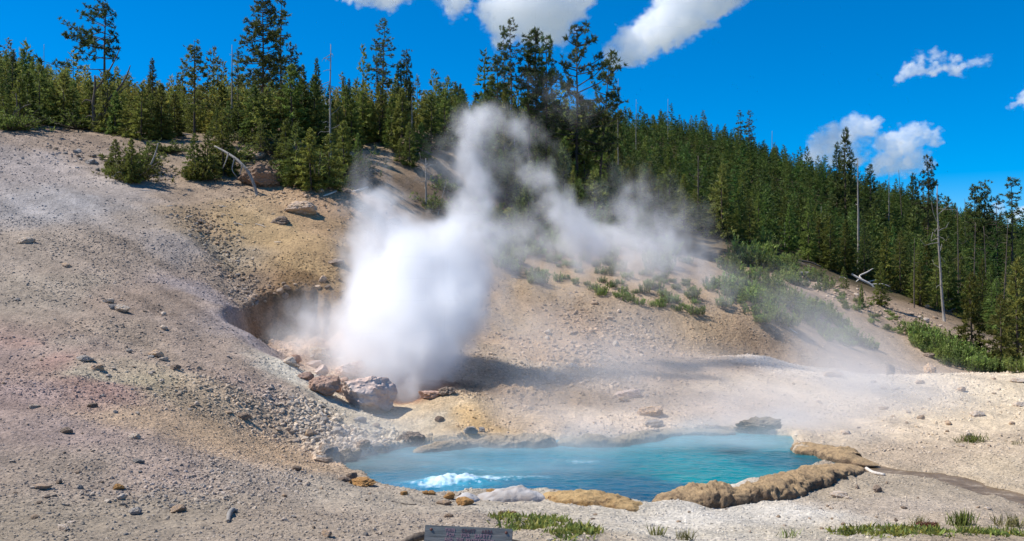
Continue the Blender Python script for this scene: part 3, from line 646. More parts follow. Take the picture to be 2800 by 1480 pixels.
# ------------------------------------------------------------------ sinter rims: swept crusts along the pool edge
def crust(name, pts, mat, label, seed, nr=40, step=.022, lump=.12):
    """pts: (u, v, z of the foot line, half width m, height m, distance offset) along the crest"""
    P = []; 
    for (u, v, zt, hw, h) in pts:
        x, y = on_z(u, v, zt+h); P.append((x, y, zt, hw, h))
    P = np.array(P); seg = np.concatenate([[0], np.cumsum(np.hypot(np.diff(P[:, 0]), np.diff(P[:, 1])))])
    n = max(int(seg[-1]/step), 8); t = np.linspace(0, seg[-1], n)
    Q = np.stack([np.interp(t, seg, P[:, k]) for k in range(5)], 1)
    for _ in range(3): Q[1:-1] = .25*Q[:-2]+.5*Q[1:-1]+.25*Q[2:]
    dx, dy = np.gradient(Q[:, 0]), np.gradient(Q[:, 1]); L = np.hypot(dx, dy)+1e-9
    Q[:, 4] *= 1+.42*fbm(np.stack([t*1.1+seed*9, t*0, t*0], 1), 4); Q[:, 3] *= 1+.35*fbm(np.stack([t*.9+seed*5, t*0+3, t*0], 1), 3)
    end = np.minimum(np.minimum(t, seg[-1]-t)/.35, 1); end = np.sqrt(np.clip(1-(1-end)**2, .02, 1))
    a = np.linspace(-.35, math.pi+.35, nr)
    ca, sa = np.cos(a), np.sin(a)
    V = np.empty((n, nr, 3))
    V[..., 0] = Q[:, None, 0]+(dy/L)[:, None]*ca[None]*(Q[:, 3]*end)[:, None]
    V[..., 1] = Q[:, None, 1]-(dx/L)[:, None]*ca[None]*(Q[:, 3]*end)[:, None]
    V[..., 2] = Q[:, None, 2]+np.sign(sa)*np.abs(sa)**.75*(Q[:, 4]*end)[:, None]
    nrm = np.zeros_like(V); nrm[..., 0] = (dy/L)[:, None]*ca; nrm[..., 1] = -(dx/L)[:, None]*ca; nrm[..., 2] = sa
    V += nrm*(lump*(.9*fbm(V*1.5+seed, 3)+.7*fbm(V*4+seed*2, 4)+.35*fbm(V*11+seed, 5, .65)+.28*np.abs(fbm(V*19+seed, 3)))*np.minimum(Q[:, 4:5]*2.2, 1))[..., None]
    idx = np.arange(n*nr).reshape(n, nr)
    q = np.stack([idx[:-1, :-1], idx[1:, :-1], idx[1:, 1:], idx[:-1, 1:]], -1).reshape(-1, 4)
    o = obj(name, mesh_np(name, V.reshape(-1, 3), q, True, [M[mat]])); tag(o, label, 'sinter rim'); return o
crust('sinter_rim', [(1650,1262,.02,.20,.10),(1685,1236,.02,.32,.21),(1766,1226,.02,.38,.24),(1848,1226,.03,.36,.22),(1940,1208,.02,.42,.25),(2045,1182,.0,.42,.22),(2105,1170,.0,.40,.14),(2145,1168,.0,.3,.04)], 'sinter', 'high brown lumpy sinter rim along the near right pool edge', 1., lump=.13)
crust('sinter_rim', [(1365,1236,.06,.22,.10),(1420,1234,.05,.30,.18),(1508,1243,.04,.34,.20),(1580,1256,.03,.32,.18),(1632,1266,.02,.22,.12)], 'sinter_ochre', 'lower ochre and brown sinter rim left of the narrow gap in the pool edge', 2., lump=.10)
crust('sinter_rim', [(1195,1238,.08,.2,.06),(1260,1229,.06,.36,.18),(1320,1228,.06,.40,.19),(1375,1238,.06,.3,.10)], 'sinter_white', 'white-grey domed crust in the middle of the near pool edge', 3., lump=.08)
crust('sinter_rim', [(1128,1256,.08,.12,.06),(1165,1244,.08,.26,.14),(1205,1242,.08,.22,.12)], 'sinter_white', 'small white-grey crust next to the largest ochre rock', 4., lump=.08)
crust('sinter_rim', [(1988,1118,.0,.22,.13),(2030,1112,.02,.34,.17),(2080,1120,.02,.36,.18),(2140,1142,.02,.36,.15),(2210,1164,.0,.26,.06)], 'sinter', 'flat brown ledge jutting into the right end of the pool', 5., lump=.10)
crust('sinter_rim', [(1040,1128,.0,.2,.10),(1110,1112,.0,.25,.16),(1200,1104,.0,.25,.14),(1270,1094,.0,.34,.24),(1340,1094,.0,.36,.24),(1400,1100,.0,.28,.16)], 'sinter_grey', 'grey knobbly ledge along the far left half of the pool', 6., lump=.12)
crust('sinter_rim', [(1400,1102,.0,.22,.14),(1480,1098,.0,.25,.20),(1560,1096,.0,.3,.20),(1640,1090,.0,.25,.14),(1700,1082,.0,.2,.10),(1850,1080,.0,.25,.10)], 'sinter_grey', 'tan overhanging ledge along the middle of the far pool edge', 7., lump=.10)

# broken rubble lying in drifts
def drift(uv, spread, n, smin, smax, seed):
    c = [hit(u, v) for u, v in uv]
    def f(r, n_):
        i = r.integers(len(c), size=n_); k = np.array([[p.x, p.y] for p in c])[i]; d = np.array([p.y for p in c])[i]/25
        return k[:, 0]+r.normal(0, spread, n_)*d, k[:, 1]+r.normal(0, spread*1.3, n_)*d
    gravel('rubble', n, f, smin, smax, 2.6, 1.05, seed)
drift([(1450,790),(1500,820),(1560,850),(1600,830),(1650,870),(1420,880),(1460,930),(1520,900),(1380,950),(1500,960),(1560,960)], .75, 2600, .03, .22, 61)
drift([(490,545),(520,575),(545,610),(570,650),(590,690),(615,730),(635,760)], .34, 1500, .03, .20, 62)
drift([(800,1090),(840,1100),(880,1110),(930,1110),(980,1105),(840,1140),(900,1135),(760,1060),(720,1010),(800,1040)], .38, 2200, .03, .20, 63)
drift([(560,1010),(640,1010),(690,1040),(740,1080),(520,960),(600,960)], .7, 1500, .02, .13, 64)
drift([(620,1180),(660,1200),(560,1190),(500,1230),(420,1260),(300,1250),(560,1250)], .9, 1700, .02, .10, 65)
drift([(700,500),(780,495),(850,500),(920,520),(880,480),(960,560),(640,495)], .6, 900, .03, .20, 66)
drift([(1950,880),(2050,910),(1880,860),(1800,840)], .9, 900, .03, .14, 67)
drift([(2100,720),(2200,780),(2300,820),(2380,830),(2250,800)], .9, 800, .05, .25, 68)
drift([(1200,800),(1250,840),(1230,900),(1280,940),(1300,980)], .6, 1000, .03, .15, 69)
drift([(150,380),(230,400),(120,365)], .7, 400, .03, .2, 70)

for nm, L_ in _STONES.items():
    tag(obj(nm, mesh_np(nm, np.concatenate([q[0] for q in L_]), np.concatenate([q[1] for q in L_]), False, [M['pebble']], np.concatenate([q[2] for q in L_]))), kind='stuff')

# ------------------------------------------------------------------ trees
def unit(v): return v/np.maximum(np.linalg.norm(v, axis=-1, keepdims=True), 1e-9)
def blades(r, P, D, ln_, wd, tone):
    """one thin leaf-like triangle per row: root P, direction D, length, width"""
    n = len(P); side = unit(np.cross(D, r.normal(size=(n, 3))))
    V = np.stack([P-side*wd[:, None], P+side*wd[:, None], P+D*ln_[:, None]], 1).reshape(-1, 3)
    Fc = np.arange(n*3).reshape(n, 3)
    return V, Fc, np.repeat(tone, 3)
def pack(V, Fc, tone):
    c = np.stack([tone, tone, tone*.96], 1); return V, Fc, c
def crown_spruce(seed, R=.2, nb=170, z0=.05, spray=7, ln_=.052, flare=.85, gap=0.0, per=3):
    """conifer crown of height 1: whorled branches carrying needle sprays"""
    r = np.random.default_rng(seed)
    t = ((np.arange(nb)+r.random(nb))/nb)**1.22; z = z0+(1-z0)*t
    if gap > 0: keep = r.random(nb) > gap*(1-t); t, z = t[keep], z[keep]
    nb = len(t); az = np.arange(nb)*2.399+r.normal(0, .5, nb)
    lob = 1+.22*np.sin(az*2+r.uniform(0, 6))+.15*np.sin(az*3+t*9+r.uniform(0, 6))
    L = R*np.clip(1-t, 0, 1)**flare*r.uniform(.6, 1.15, nb)*lob+.012
    L *= np.clip(.55+t*5, 0, 1)
    el = -.18+1.05*t**1.5+r.normal(0, .14, nb)
    D = np.stack([np.cos(az)*np.cos(el), np.sin(az)*np.cos(el), np.sin(el)], 1)
    ks = np.maximum((spray*L/R+2).astype(int), 2)
    bi = np.repeat(np.arange(nb), ks); s = r.uniform(.15, 1.0, len(bi))**.7
    P = np.stack([0*z, 0*z, z], 1)[bi]+D[bi]*(s*L[bi])[:, None]
    P[:, 2] += -.25*L[bi]*s**2+.18*L[bi]*s**4
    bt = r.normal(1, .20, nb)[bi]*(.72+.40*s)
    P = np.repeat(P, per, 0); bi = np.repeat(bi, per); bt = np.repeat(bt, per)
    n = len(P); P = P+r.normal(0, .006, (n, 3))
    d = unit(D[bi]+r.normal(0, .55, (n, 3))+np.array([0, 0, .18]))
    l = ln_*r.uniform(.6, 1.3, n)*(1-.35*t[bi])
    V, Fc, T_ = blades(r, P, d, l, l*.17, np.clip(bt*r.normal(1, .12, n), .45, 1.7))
    # leading shoot
    return pack(V, Fc, T_)
def crown_pine(seed, R=.16, nb=46, z0=.3, clumps=5, blades_n=12, cr=.026, top=.85, shape=None, lean=None, up=.25):
    """open pine crown of height 1: tufts of needles along separate limbs. Returns crown arrays and limb segments"""
    r = np.random.default_rng(seed)
    t = np.sort(r.random(nb)); z = z0+(1-z0)*t**.92
    az = np.arange(nb)*2.399+r.normal(0, .6, nb)
    prof = (np.clip(1-t, 0, 1)**.62)*(.55+.45*np.clip(t*4, 0, 1)) if shape is None else np.interp(t, *shape)
    L = R*prof*r.uniform(.55, 1.2, nb)+.018
    el = up*(t*1.6-.35)+r.normal(0, .18, nb)
    D = np.stack([np.cos(az)*np.cos(el), np.sin(az)*np.cos(el), np.sin(el)], 1)
    if lean is not None: D = unit(D+np.array(lean)*(.6)); L = L*(1+min(.9, 2.6*np.linalg.norm(lean))*np.clip(D@unit(np.array(lean)), -.5, 1))
    root = np.stack([0*z, 0*z, z], 1); tip = root+D*L[:, None]; tip[:, 2] += .12*L
    ks = np.maximum((clumps*L/R).round().astype(int), 2)
    bi = np.repeat(np.arange(nb), ks); s = r.uniform(.35, 1.04, len(bi))
    C = root[bi]+(tip-root)[bi]*s[:, None]+r.normal(0, cr*.75, (len(bi), 3))
    ct = r.normal(1, .22, len(bi))
    n = len(bi)*blades_n; C = np.repeat(C, blades_n, 0); ct = np.repeat(ct, blades_n); bi2 = np.repeat(bi, blades_n)
    d = unit(r.normal(0, 1, (n, 3))+.35*D[bi2]+np.array([0, 0, .55]))
    l = cr*r.uniform(.9, 1.6, n)
    V, Fc, T_ = blades(r, C+d*(cr*.15), d, l, l*.16, np.clip(ct*r.normal(1, .14, n), .4, 1.7))
    return pack(V, Fc, T_), (root, tip)
def tubes(paths, sides=6):
    """paths: list of (points (n,3), radii (n,)). Returns V, F of joined tapered tubes (each closed at the tip)"""
    Vs, Fs = [], []; b = 0
    for pts, rad in paths:
        pts = np.asarray(pts, float); rad = np.asarray(rad, float); n = len(pts)
        tg = unit(np.gradient(pts, axis=0)); ref = np.array([.3, .1, 1.]) if abs(tg[0, 2]) < .8 else np.array([1., .2, .1])
        a = unit(np.cross(tg, ref)); c = np.cross(tg, a)
        ang = np.linspace(0, 2*math.pi, sides, endpoint=False)
        V = pts[:, None]+rad[:, None, None]*(np.cos(ang)[None, :, None]*a[:, None]+np.sin(ang)[None, :, None]*c[:, None])
        i = np.arange(n*sides).reshape(n, sides); j = np.roll(i, -1, 1)
        q = np.stack([i[:-1], j[:-1], j[1:], i[1:]], -1).reshape(-1, 4)
        Vs.append(V.reshape(-1, 3)); Fs.append(q+b); b += n*sides
        cap = np.array([[i[-1, 0], i[-1, k], i[-1, k+1], i[-1, min(k+2, sides-1)]] for k in range(1, sides-1, 2) if k+1 < sides])
        cap2 = np.array([[i[0, 0], i[0, k], i[0, k+1], i[0, min(k+2, sides-1)]] for k in range(1, sides-1, 2) if k+1 < sides])
        # degenerate quads are removed by validate()
        Fs += [cap+b-n*sides, cap2+b-n*sides]
    return np.concatenate(Vs), np.concatenate(Fs)
def trunk_arrays(seed, r0=.016, top=.97, limbs=None, wander=.008, lr=.0028, twigs=0, twig_z=(.1, .5), twig_l=.08):
    r = np.random.default_rng(seed+999); z = np.linspace(-.05, top, 14)
    wx_ = np.cumsum(r.normal(0, wander, 14))*.4; wy_ = np.cumsum(r.normal(0, wander, 14))*.4; wx_ -= wx_[0]; wy_ -= wy_[0]
    paths = [(np.stack([wx_*z, wy_*z, z], 1), r0*(1-.86*np.clip(z/top, 0, 1)))]
    if limbs is not None:
        for a, b in zip(*limbs):
            m = (a+b)/2+np.array([0, 0, -.06*np.linalg.norm(b-a)]); paths.append((np.stack([a, m, b]), np.array([lr*1.3, lr, lr*.5])))
    for _ in range(twigs):
        zz = r.uniform(*twig_z); az = r.uniform(0, 6.28); l = twig_l*r.uniform(.4, 1.2); el = r.normal(-.1, .35)
        a = np.array([0, 0, zz]); d = np.array([math.cos(az)*math.cos(el), math.sin(az)*math.cos(el), math.sin(el)])
        paths.append((np.stack([a, a+d*l*.5+np.array([0, 0, -.02*l]), a+d*l+np.array([0, 0, r.normal(0, .3)*l*.5])]), np.array([lr, lr*.8, lr*.35])))
    return tubes(paths, 5)
PROTO = {}
def proto(key, crown, trunk, leaf, bark='bark'):
    PROTO[key] = (mesh_np('crown', *crown[:2], False, [M[leaf]], crown[2]), mesh_np('trunk', *trunk, True, [M[bark]]))
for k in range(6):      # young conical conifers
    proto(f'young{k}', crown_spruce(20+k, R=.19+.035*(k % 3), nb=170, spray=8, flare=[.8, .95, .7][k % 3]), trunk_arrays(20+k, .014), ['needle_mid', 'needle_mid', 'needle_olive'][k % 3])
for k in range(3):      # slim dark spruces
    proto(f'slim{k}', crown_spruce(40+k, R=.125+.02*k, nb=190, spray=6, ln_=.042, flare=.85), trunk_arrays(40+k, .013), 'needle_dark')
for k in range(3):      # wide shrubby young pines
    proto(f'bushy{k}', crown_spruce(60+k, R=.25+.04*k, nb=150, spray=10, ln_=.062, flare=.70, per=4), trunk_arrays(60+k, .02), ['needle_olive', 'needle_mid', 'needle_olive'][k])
for k in range(4):      # tall open pines
    c, l = crown_pine(80+k, R=[.17, .14, .19, .12][k], nb=[52, 44, 46, 50][k], z0=[.26, .42, .3, .34][k], clumps=10, blades_n=15, cr=.0185)
    proto(f'pine{k}', c, trunk_arrays(80+k, .013, .98, l, twigs=10, twig_z=(.12, .45)), 'needle_dark')
for k in range(3):      # thin sparse pines, half bare
    c, l = crown_pine(90+k, R=.075+.015*k, nb=34, z0=.45, clumps=6, blades_n=12, cr=.015, up=.1)
    proto(f'thin{k}', c, trunk_arrays(90+k, .009, .99, l, twigs=26, twig_z=(.15, .8), twig_l=.06), 'needle_dark')
sh = ([0, .12, .25, .4, .6, .8, 1], [.9, 1.25, .7, .95, .75, .5, .12])
c, l = crown_pine(101, R=.22, nb=44, z0=.40, clumps=11, blades_n=15, cr=.019, shape=sh, lean=(-.35, 0, 0)); proto('lone', c, trunk_arrays(101, .016, .98, l, twigs=8, twig_z=(.2, .42)), 'needle_dark')
c, l = crown_pine(102, R=.16, nb=92, z0=.30, clumps=11, blades_n=14, cr=.017, shape=([0, .2, .45, .7, 1], [.95, 1.15, .9, .6, .12])); proto('giant', c, trunk_arrays(102, .014, .99, l, twigs=12, twig_z=(.1, .35)), 'needle_dark')
c, l = crown_pine(103, R=.24, nb=66, z0=.30, clumps=11, blades_n=15, cr=.0185, shape=([0, .2, .45, .7, 1], [.75, 1.1, .95, .55, .12]), lean=(.12, 0, 0)); proto('broad', c, trunk_arrays(103, .014, .99, l, twigs=12), 'needle_dark')
c, l = crown_pine(104, R=.26, nb=40, z0=.22, clumps=12, blades_n=15, cr=.022, shape=([0, .25, .55, .7, 1], [.8, 1.2, .8, .3, .1])); proto('deadtop', c, trunk_arrays(104, .014, 1.0, l, twigs=14, twig_z=(.6, .9), twig_l=.05), 'needle_olive')
def limbless(k, l): return l
for k in range(3):      # krummholz pine shrubs, wider than tall
    r = np.random.default_rng(120+k); nb = 46
    az = r.uniform(0, 6.28, nb); el = np.abs(r.normal(.35, .4, nb)).clip(0, 1.45); L = r.uniform(.45, 1.05, nb)*np.where(el > .8, .55, 1)*(1+.45*np.sin(az*2+k)+.25*np.sin(az*3+2*k))
    D = np.stack([np.cos(az)*np.cos(el), np.sin(az)*np.cos(el), np.sin(el)], 1); root = np.zeros((nb, 3)); tip = D*L[:, None]*.62
    s = r.uniform(.3, 1.05, nb*9); bi = np.repeat(np.arange(nb), 9); Cc = tip[bi]*s[:, None]+r.normal(0, .045, (nb*9, 3)); Cc[:, 2] = np.abs(Cc[:, 2])*.95
    n = len(bi)*9; C2 = np.repeat(Cc, 9, 0); dd = unit(r.normal(0, 1, (n, 3))+np.array([0, 0, .7])+.3*D[np.repeat(bi, 9)]); l = .062*r.uniform(.7, 1.4, n)
    V, Fc, T_ = blades(r, C2, dd, l, l*.16, np.clip(np.repeat(r.normal(1, .24, len(bi)), 9)*r.normal(1, .12, n), .4, 1.7))
    st = tubes([(np.stack([a, (a+b)*.5+np.array([0, 0, -.03]), b]), np.array([.012, .009, .004])) for a, b in zip(root, tip)], 4)
    PROTO[f'shrub{k}'] = (mesh_np('crown', *pack(V, Fc, T_)[:2], False, [M[['needle_mid', 'needle_olive', 'needle_olive'][k]]], pack(V, Fc, T_)[2]), mesh_np('stems', *st, True, [M['deadwood_dark']]))
def plant_tree(key, x, y, h, label, group=None, cat='pine tree', name='pine_tree', rz=None, z=None, lean=0., wide=1.):
    c, t = PROTO[key]; z = float(hz(x, y)[0]) if z is None else z
    rt = empty(name, (x, y, z), RNG.uniform(0, 6.28) if rz is None else rz, (h*wide, h*wide, h))
    if lean: rt.rotation_euler[1] = lean; 
    obj('trunk' if not key.startswith('shrub') else 'stem', t, rt); obj('crown' if not key.startswith('shrub') else 'foliage', c, rt)
    tag(rt, label, cat, group); return rt
def hero(key, u, vtop, Y, label, cat='pine tree', name='pine_tree', rz=None, lean=0., group=None, wide=1.):
    x = (u-PW/2)*Y/F; z = float(hz(x, Y)[0]); h = (VH-vtop)*Y/F+HC-z
    return plant_tree(key, x, Y, h, label, group, cat, name, rz, z, lean, wide)
HEROES = [
 ('lone',262,8,51,'tall lone pine with open lopsided crown on the left bluff',0.,0,1.),
 ('slim1',383,150,52,'small dark spruce with drooping branches standing free in the left skyline gap',None,0,1.1),
 ('deadtop',489,100,52,'pine with bushy middle and bare dead top on the left bluff',None,0,1.),
 ('giant',662,-6,50,'very tall dense dark pine, the taller of a close pair on the bluff',None,0,1.),
 ('thin0',706,-22,51.5,'very tall thin half-bare pine right beside the dense giant',None,0,1.),
 ('pine0',733,112,52,'dark bushy-topped pine leaning on the right of the very tall pair',None,0,1.),
 ('thin1',600,122,53,'thin ragged young pine behind the grey pole snag',None,0,1.),
 ('slim0',797,150,56,'narrow pointed spruce between the giant pines and the tall bare spar',None,0,1.),
 ('young0',762,166,57,'soft green conifer just right of the giant pines',None,0,1.),
 ('slim2',866,195,58,'left one of twin pointed spruces right of the tall spar',None,0,1.),
 ('slim0',878,200,58,'right one of twin pointed spruces right of the tall spar',None,0,1.),
 ('thin2',962,52,54,'tall sparse pine with ragged dead tip in the middle skyline',0.5,0,1.25),
 ('thin1',950,100,55,'thin bare-stemmed pine touching the tall sparse one from the left',None,0,1.2),
 ('slim1',1003,160,56,'dense dark spruce beside a slender pine in the middle skyline',None,0,1.2),
 ('pine3',1022,125,55,'slender open pine rising behind the dense dark spruce',None,0,.8),
 ('young1',1107,210,57,'neat cone-shaped conifer rising above its row left of the steam',None,0,.9),
 ('pine1',1252,146,58,'shorter wide dark pine at the left of the tall cluster above the steam',None,0,1.1),
 ('thin0',1268,62,60,'thin tall pine, left of the two highest in the cluster above the steam',None,0,.9),
 ('thin2',1288,52,61,'thin tall pine, right of the two highest in the cluster above the steam',None,0,.9),
 ('pine3',1332,90,60,'tall dense pine in the middle of the cluster above the steam',None,0,1.),
 ('pine1',1348,78,62,'tall pine with clear stem at the right side of the cluster above the steam',None,0,.85),
 ('pine0',1374,92,61,'outermost right pine of the cluster above the steam',None,0,.8),
 ('broad',1452,73,60,'broad tall pine with heavy limbs right of the cluster above the steam',.3,0,.82),
 ('pine2',1500,136,62,'leaning bushy pine on the right flank of the broad tall pine',.2,.10,.8),
 ('young1',1268,232,57,'short dark conifer at the foot of the cluster above the steam',None,0,1.),
 ('young1',1470,285,60,'dark conifer under the broad tall pine',None,0,.75),
 ('young4',1530,262,64,'dark full conifer at the start of the right ridge line',None,0,.6),
 ('thin1',1862,280,120,'left one of a tall thin pair of pines on the right ridge',None,0,1.2),
 ('thin2',1885,280,122,'right one of a tall thin pair of pines on the right ridge',None,0,1.2),
 ('slim0',2128,326,98,'tall dark spruce in front of the left small cloud',None,0,1.1),
 ('slim1',2106,362,99,'shorter dark spruce left of the one before the small cloud',None,0,1.1),
 ('slim2',2190,416,100,'small spruce between the two low clouds',None,0,1.2),
 ('pine0',2335,394,96,'tall layered dark conifer on the right ridge beyond the low clouds',None,0,.8),
 ('slim1',2297,440,98,'smaller dark conifer left of the tall layered one on the ridge',None,0,1.3),
 ('pine1',2452,470,88,'left tree of a dark clump on the right end of the ridge',None,0,.8),
 ('pine3',2476,455,88,'tallest tree of a dark clump on the right end of the ridge',None,0,.9),
 ('thin0',2547,442,86,'tall thin ragged pine near the right edge of the picture',None,0,1.3),
 ('thin2',2510,497,86,'short thin pine left of the ragged one near the right edge',None,0,1.3),
 ('bushy1',2445,690,47,'full bright green conifer by the low bushes at the right edge',None,0,.75),
 ('bushy0',2560,655,46,'yellow-green ragged conifer cut by the right edge',None,0,.9),
 ('bushy2',2518,745,45,'dark bushy conifer between the two big ones at the right edge',None,0,.8),
 ('young3',2216,662,55,'young conifer beside tangled dead branches at the forest edge',None,0,1.1),
 ('bushy0',2167,718,52,'small lone conifer standing out on the bare slope',None,0,.7),
 ('young2',2122,672,57,'pale green young conifer at the lower edge of the right forest',None,0,1.),
 ('bushy2',1850,640,47,'dark rounded conifer among bright bushes on the slope',None,0,.8),
 ('bushy1',1930,680,46,'full dark pine bush in the middle of the bright bushes',None,0,.9),
 ('young4',1040,310,54,'green conifer standing forward of the dark wood left of the steam',None,0,1.2),
 ('young5',1005,350,51,'full green conifer at the left edge of the steam',None,0,1.1),
 ('young2',655,300,45.5,'rusty-topped thin young pine on top of the brown bluff boulder',None,0,.8),
 ('young5',545,275,46,'olive ragged young pine behind the bent dead tree',None,0,1.),
]
for key, u, vt, Y, lab, rz, lean, wd in HEROES: hero(key, u, vt, Y, lab, rz=rz, lean=lean, wide=wd)

# young conifers on top of the bluff
# a looser young wood thins out downhill behind the steam
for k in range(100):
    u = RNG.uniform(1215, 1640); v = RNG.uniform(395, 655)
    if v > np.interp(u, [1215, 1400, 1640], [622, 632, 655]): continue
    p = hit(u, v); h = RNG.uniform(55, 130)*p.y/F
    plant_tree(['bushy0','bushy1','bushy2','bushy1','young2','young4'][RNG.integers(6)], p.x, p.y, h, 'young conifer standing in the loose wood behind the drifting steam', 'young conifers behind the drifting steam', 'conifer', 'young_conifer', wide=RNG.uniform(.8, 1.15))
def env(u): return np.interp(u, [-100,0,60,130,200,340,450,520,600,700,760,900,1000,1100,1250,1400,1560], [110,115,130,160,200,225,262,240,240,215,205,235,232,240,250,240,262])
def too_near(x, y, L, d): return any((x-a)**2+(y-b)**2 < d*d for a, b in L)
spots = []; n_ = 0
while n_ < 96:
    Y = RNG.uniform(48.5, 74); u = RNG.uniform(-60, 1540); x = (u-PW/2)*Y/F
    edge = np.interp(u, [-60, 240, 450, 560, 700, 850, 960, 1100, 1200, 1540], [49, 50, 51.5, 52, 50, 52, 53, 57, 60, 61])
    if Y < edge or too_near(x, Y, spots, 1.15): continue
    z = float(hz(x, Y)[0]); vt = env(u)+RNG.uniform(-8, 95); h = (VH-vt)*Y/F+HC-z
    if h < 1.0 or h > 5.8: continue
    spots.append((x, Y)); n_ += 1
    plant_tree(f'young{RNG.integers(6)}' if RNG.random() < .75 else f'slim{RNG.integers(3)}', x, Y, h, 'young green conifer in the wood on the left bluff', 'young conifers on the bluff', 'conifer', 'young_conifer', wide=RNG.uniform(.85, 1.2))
# front row of low bushy pines along the bluff edge: (u, foot v, height px, width factor)
SHR = [(20,325,95,1.3),(70,315,120,1.2),(130,312,130,1.),(185,318,110,1.1),(290,338,110,1.2),(330,345,95,1.2),(380,350,110,1.),(420,350,80,1.3),(470,330,90,1.),(600,345,110,1.1),(640,350,120,1.2),(705,345,120,1.),(760,345,130,1.2),(800,370,110,1.2),(850,372,120,1.),(885,375,110,1.),(935,352,110,1.),(985,372,120,1.),(1060,400,110,1.),(1030,420,120,1.),(50,318,150,1.1),(100,314,170,1.),(160,318,150,1.1),(225,325,120,1.2),(270,335,150,1.),(355,352,140,1.1),(405,352,150,1.1),(440,345,100,1.3),(560,340,150,1.1),(575,350,100,1.2),(670,352,160,1.2),(735,345,170,1.1),(790,360,160,1.1),(825,385,110,1.2),(870,370,160,1.1),(910,360,150,1.),(955,358,150,1.),(1010,385,150,1.1),(1085,380,150,1.),(1120,372,140,1.),(1150,365,130,1.),(745,470,140,1.1),(782,478,160,1.),(828,476,170,1.1),(865,462,150,1.1),(900,438,120,1.1),(720,432,120,1.),(490,452,110,1.1),(522,455,150,1.),(562,440,140,1.),(330,462,100,1.3),(372,436,95,1.2),(290,428,75,1.3)]
for u, v, hp, wd in SHR:
    wd *= RNG.uniform(.8, 1.1); hp *= RNG.uniform(.8, 1.15)
    p = hit(u, v); plant_tree(f'bushy{RNG.integers(3)}', p.x, p.y, hp*p.y/F, 'bushy young pine in the front row along the bluff edge', 'bushy pines along the bluff edge', 'conifer', 'young_conifer', wide=wd)
KRU = [(330,455,80,70,'wide dark pine shrub with dead limbs on the left slope edge'),(345,420,95,60,'upper pine shrub above the wide dark one on the left slope'),(300,440,60,42,'low pine shrub spilling down the left slope'),(500,450,75,78,'dense bright green pine shrub left of the bent dead tree'),(545,430,95,72,'olive pine shrub at the root of the bent dead tree'),(740,460,80,64,'pine shrub right of the large brown boulder'),(800,470,110,74,'large sprawling pine shrub below the tall spar'),(860,440,80,76,'pine shrub right of the tall spar on the bluff edge'),(770,420,80,70,'grey-limbed pine shrub above the sprawling one'),(690,385,70,50,'small pine shrub behind the large brown boulder'),(420,385,70,40,'low flat pine shrub on the saddle left of the bent dead tree'),(200,325,90,50,'low brownish pine shrub at the foot of the gnarled dead tree'),(30,328,80,60,'dark pine shrub at the left edge of the picture'),(600,400,60,46,'dark pine shrub under the dead arch'),(885,420,70,40,'low pine shrub near the steam on the bluff edge'),(1120,480,60,46,'dark pine shrub on the slope between steam and bluff trees'),(1150,560,70,46,'dark pine shrub low inside the thick steam edge'),(1240,590,90,50,'dark thicket at the lower edge of the steam gap'),(1385,590,80,44,'dark thicket under the pale broken snag'),(1250,480,70,46,'dark pine shrub high in the steam gap'),(1090,530,70,60,'dark pine shrub inside the steam below the pale dead tree'),(1290,560,110,60,'dark shrub thicket seen through a gap in the steam'),(1340,520,80,50,'rusty shrub thicket above the dark one in the steam gap'),(640,360,70,50,'low pine shrub on top of the bluff outcrop')]
for u, v, w_, h_, lab in KRU:
    p = hit(u, v); k = int(RNG.integers(3)); s = 1.55*w_*p.y/F
    o = plant_tree(f'shrub{k}', p.x, p.y, s, lab, None, 'pine shrub', 'pine_shrub'); o.scale = (s, s, h_*1.9*p.y/F)

# forest on the right hillside: the nearest 190 as trees of their own, the rest one mass
def forest_edge(u): return np.interp(u, [1150, 1230, 1330, 1420, 1600, 1700, 1800, 2000, 2200, 2400, 2576, 2750], [470, 505, 540, 590, 625, 605, 602, 655, 728, 798, 880, 930])
cand = []
r_ = np.random.default_rng(77); grid = {}
for _ in range(90000):
    Y = math.sqrt(r_.random()*(196**2-52**2)+52**2); u = r_.uniform(1120, 2680); x = (u-PW/2)*Y/F
    v = VH-(float(0)-HC)*F/Y
    d = 1.18+.004*(Y-50); key = (int(x/2.2), int(Y/2.2))
    near_ = [q for a in (-1, 0, 1) for b in (-1, 0, 1) for q in grid.get((key[0]+a, key[1]+b), ())]
    if too_near(x, Y, near_, d): continue
    grid.setdefault(key, []).append((x, Y)); cand.append((x, Y, u))
cand = np.array(cand); cz = hz(cand[:, 0], cand[:, 1]); cv = VH-(cz-HC)*F/cand[:, 1]
ok = (cv < forest_edge(cand[:, 2])-r_.uniform(-4, 10, len(cand)))
ok &= ~((cand[:, 2] < 1330) & (cand[:, 1] < 58))
ok &= n2(cand[:, 0], cand[:, 1], .09, 3, 15.) > -.62      # glades
cand, cz = cand[ok], cz[ok]
far_left = []
for _ in range(1150):
    Y = r_.uniform(66, 150); u = r_.uniform(-160, 700) if _ < 720 else r_.uniform(600, 1540); far_left.append(((u-PW/2)*Y/F, Y, u))
far_left = np.array(far_left)
order = np.argsort(cand[:, 1]); cand = cand[order]; cz = cz[order]
hgt_ = r_.uniform(2.1, 4.1, len(cand))*np.where(r_.random(len(cand)) < .10, 1.3, 1)*np.interp(cand[:, 1], [60, 110, 140], [1, .88, .72])
NEAR = 110
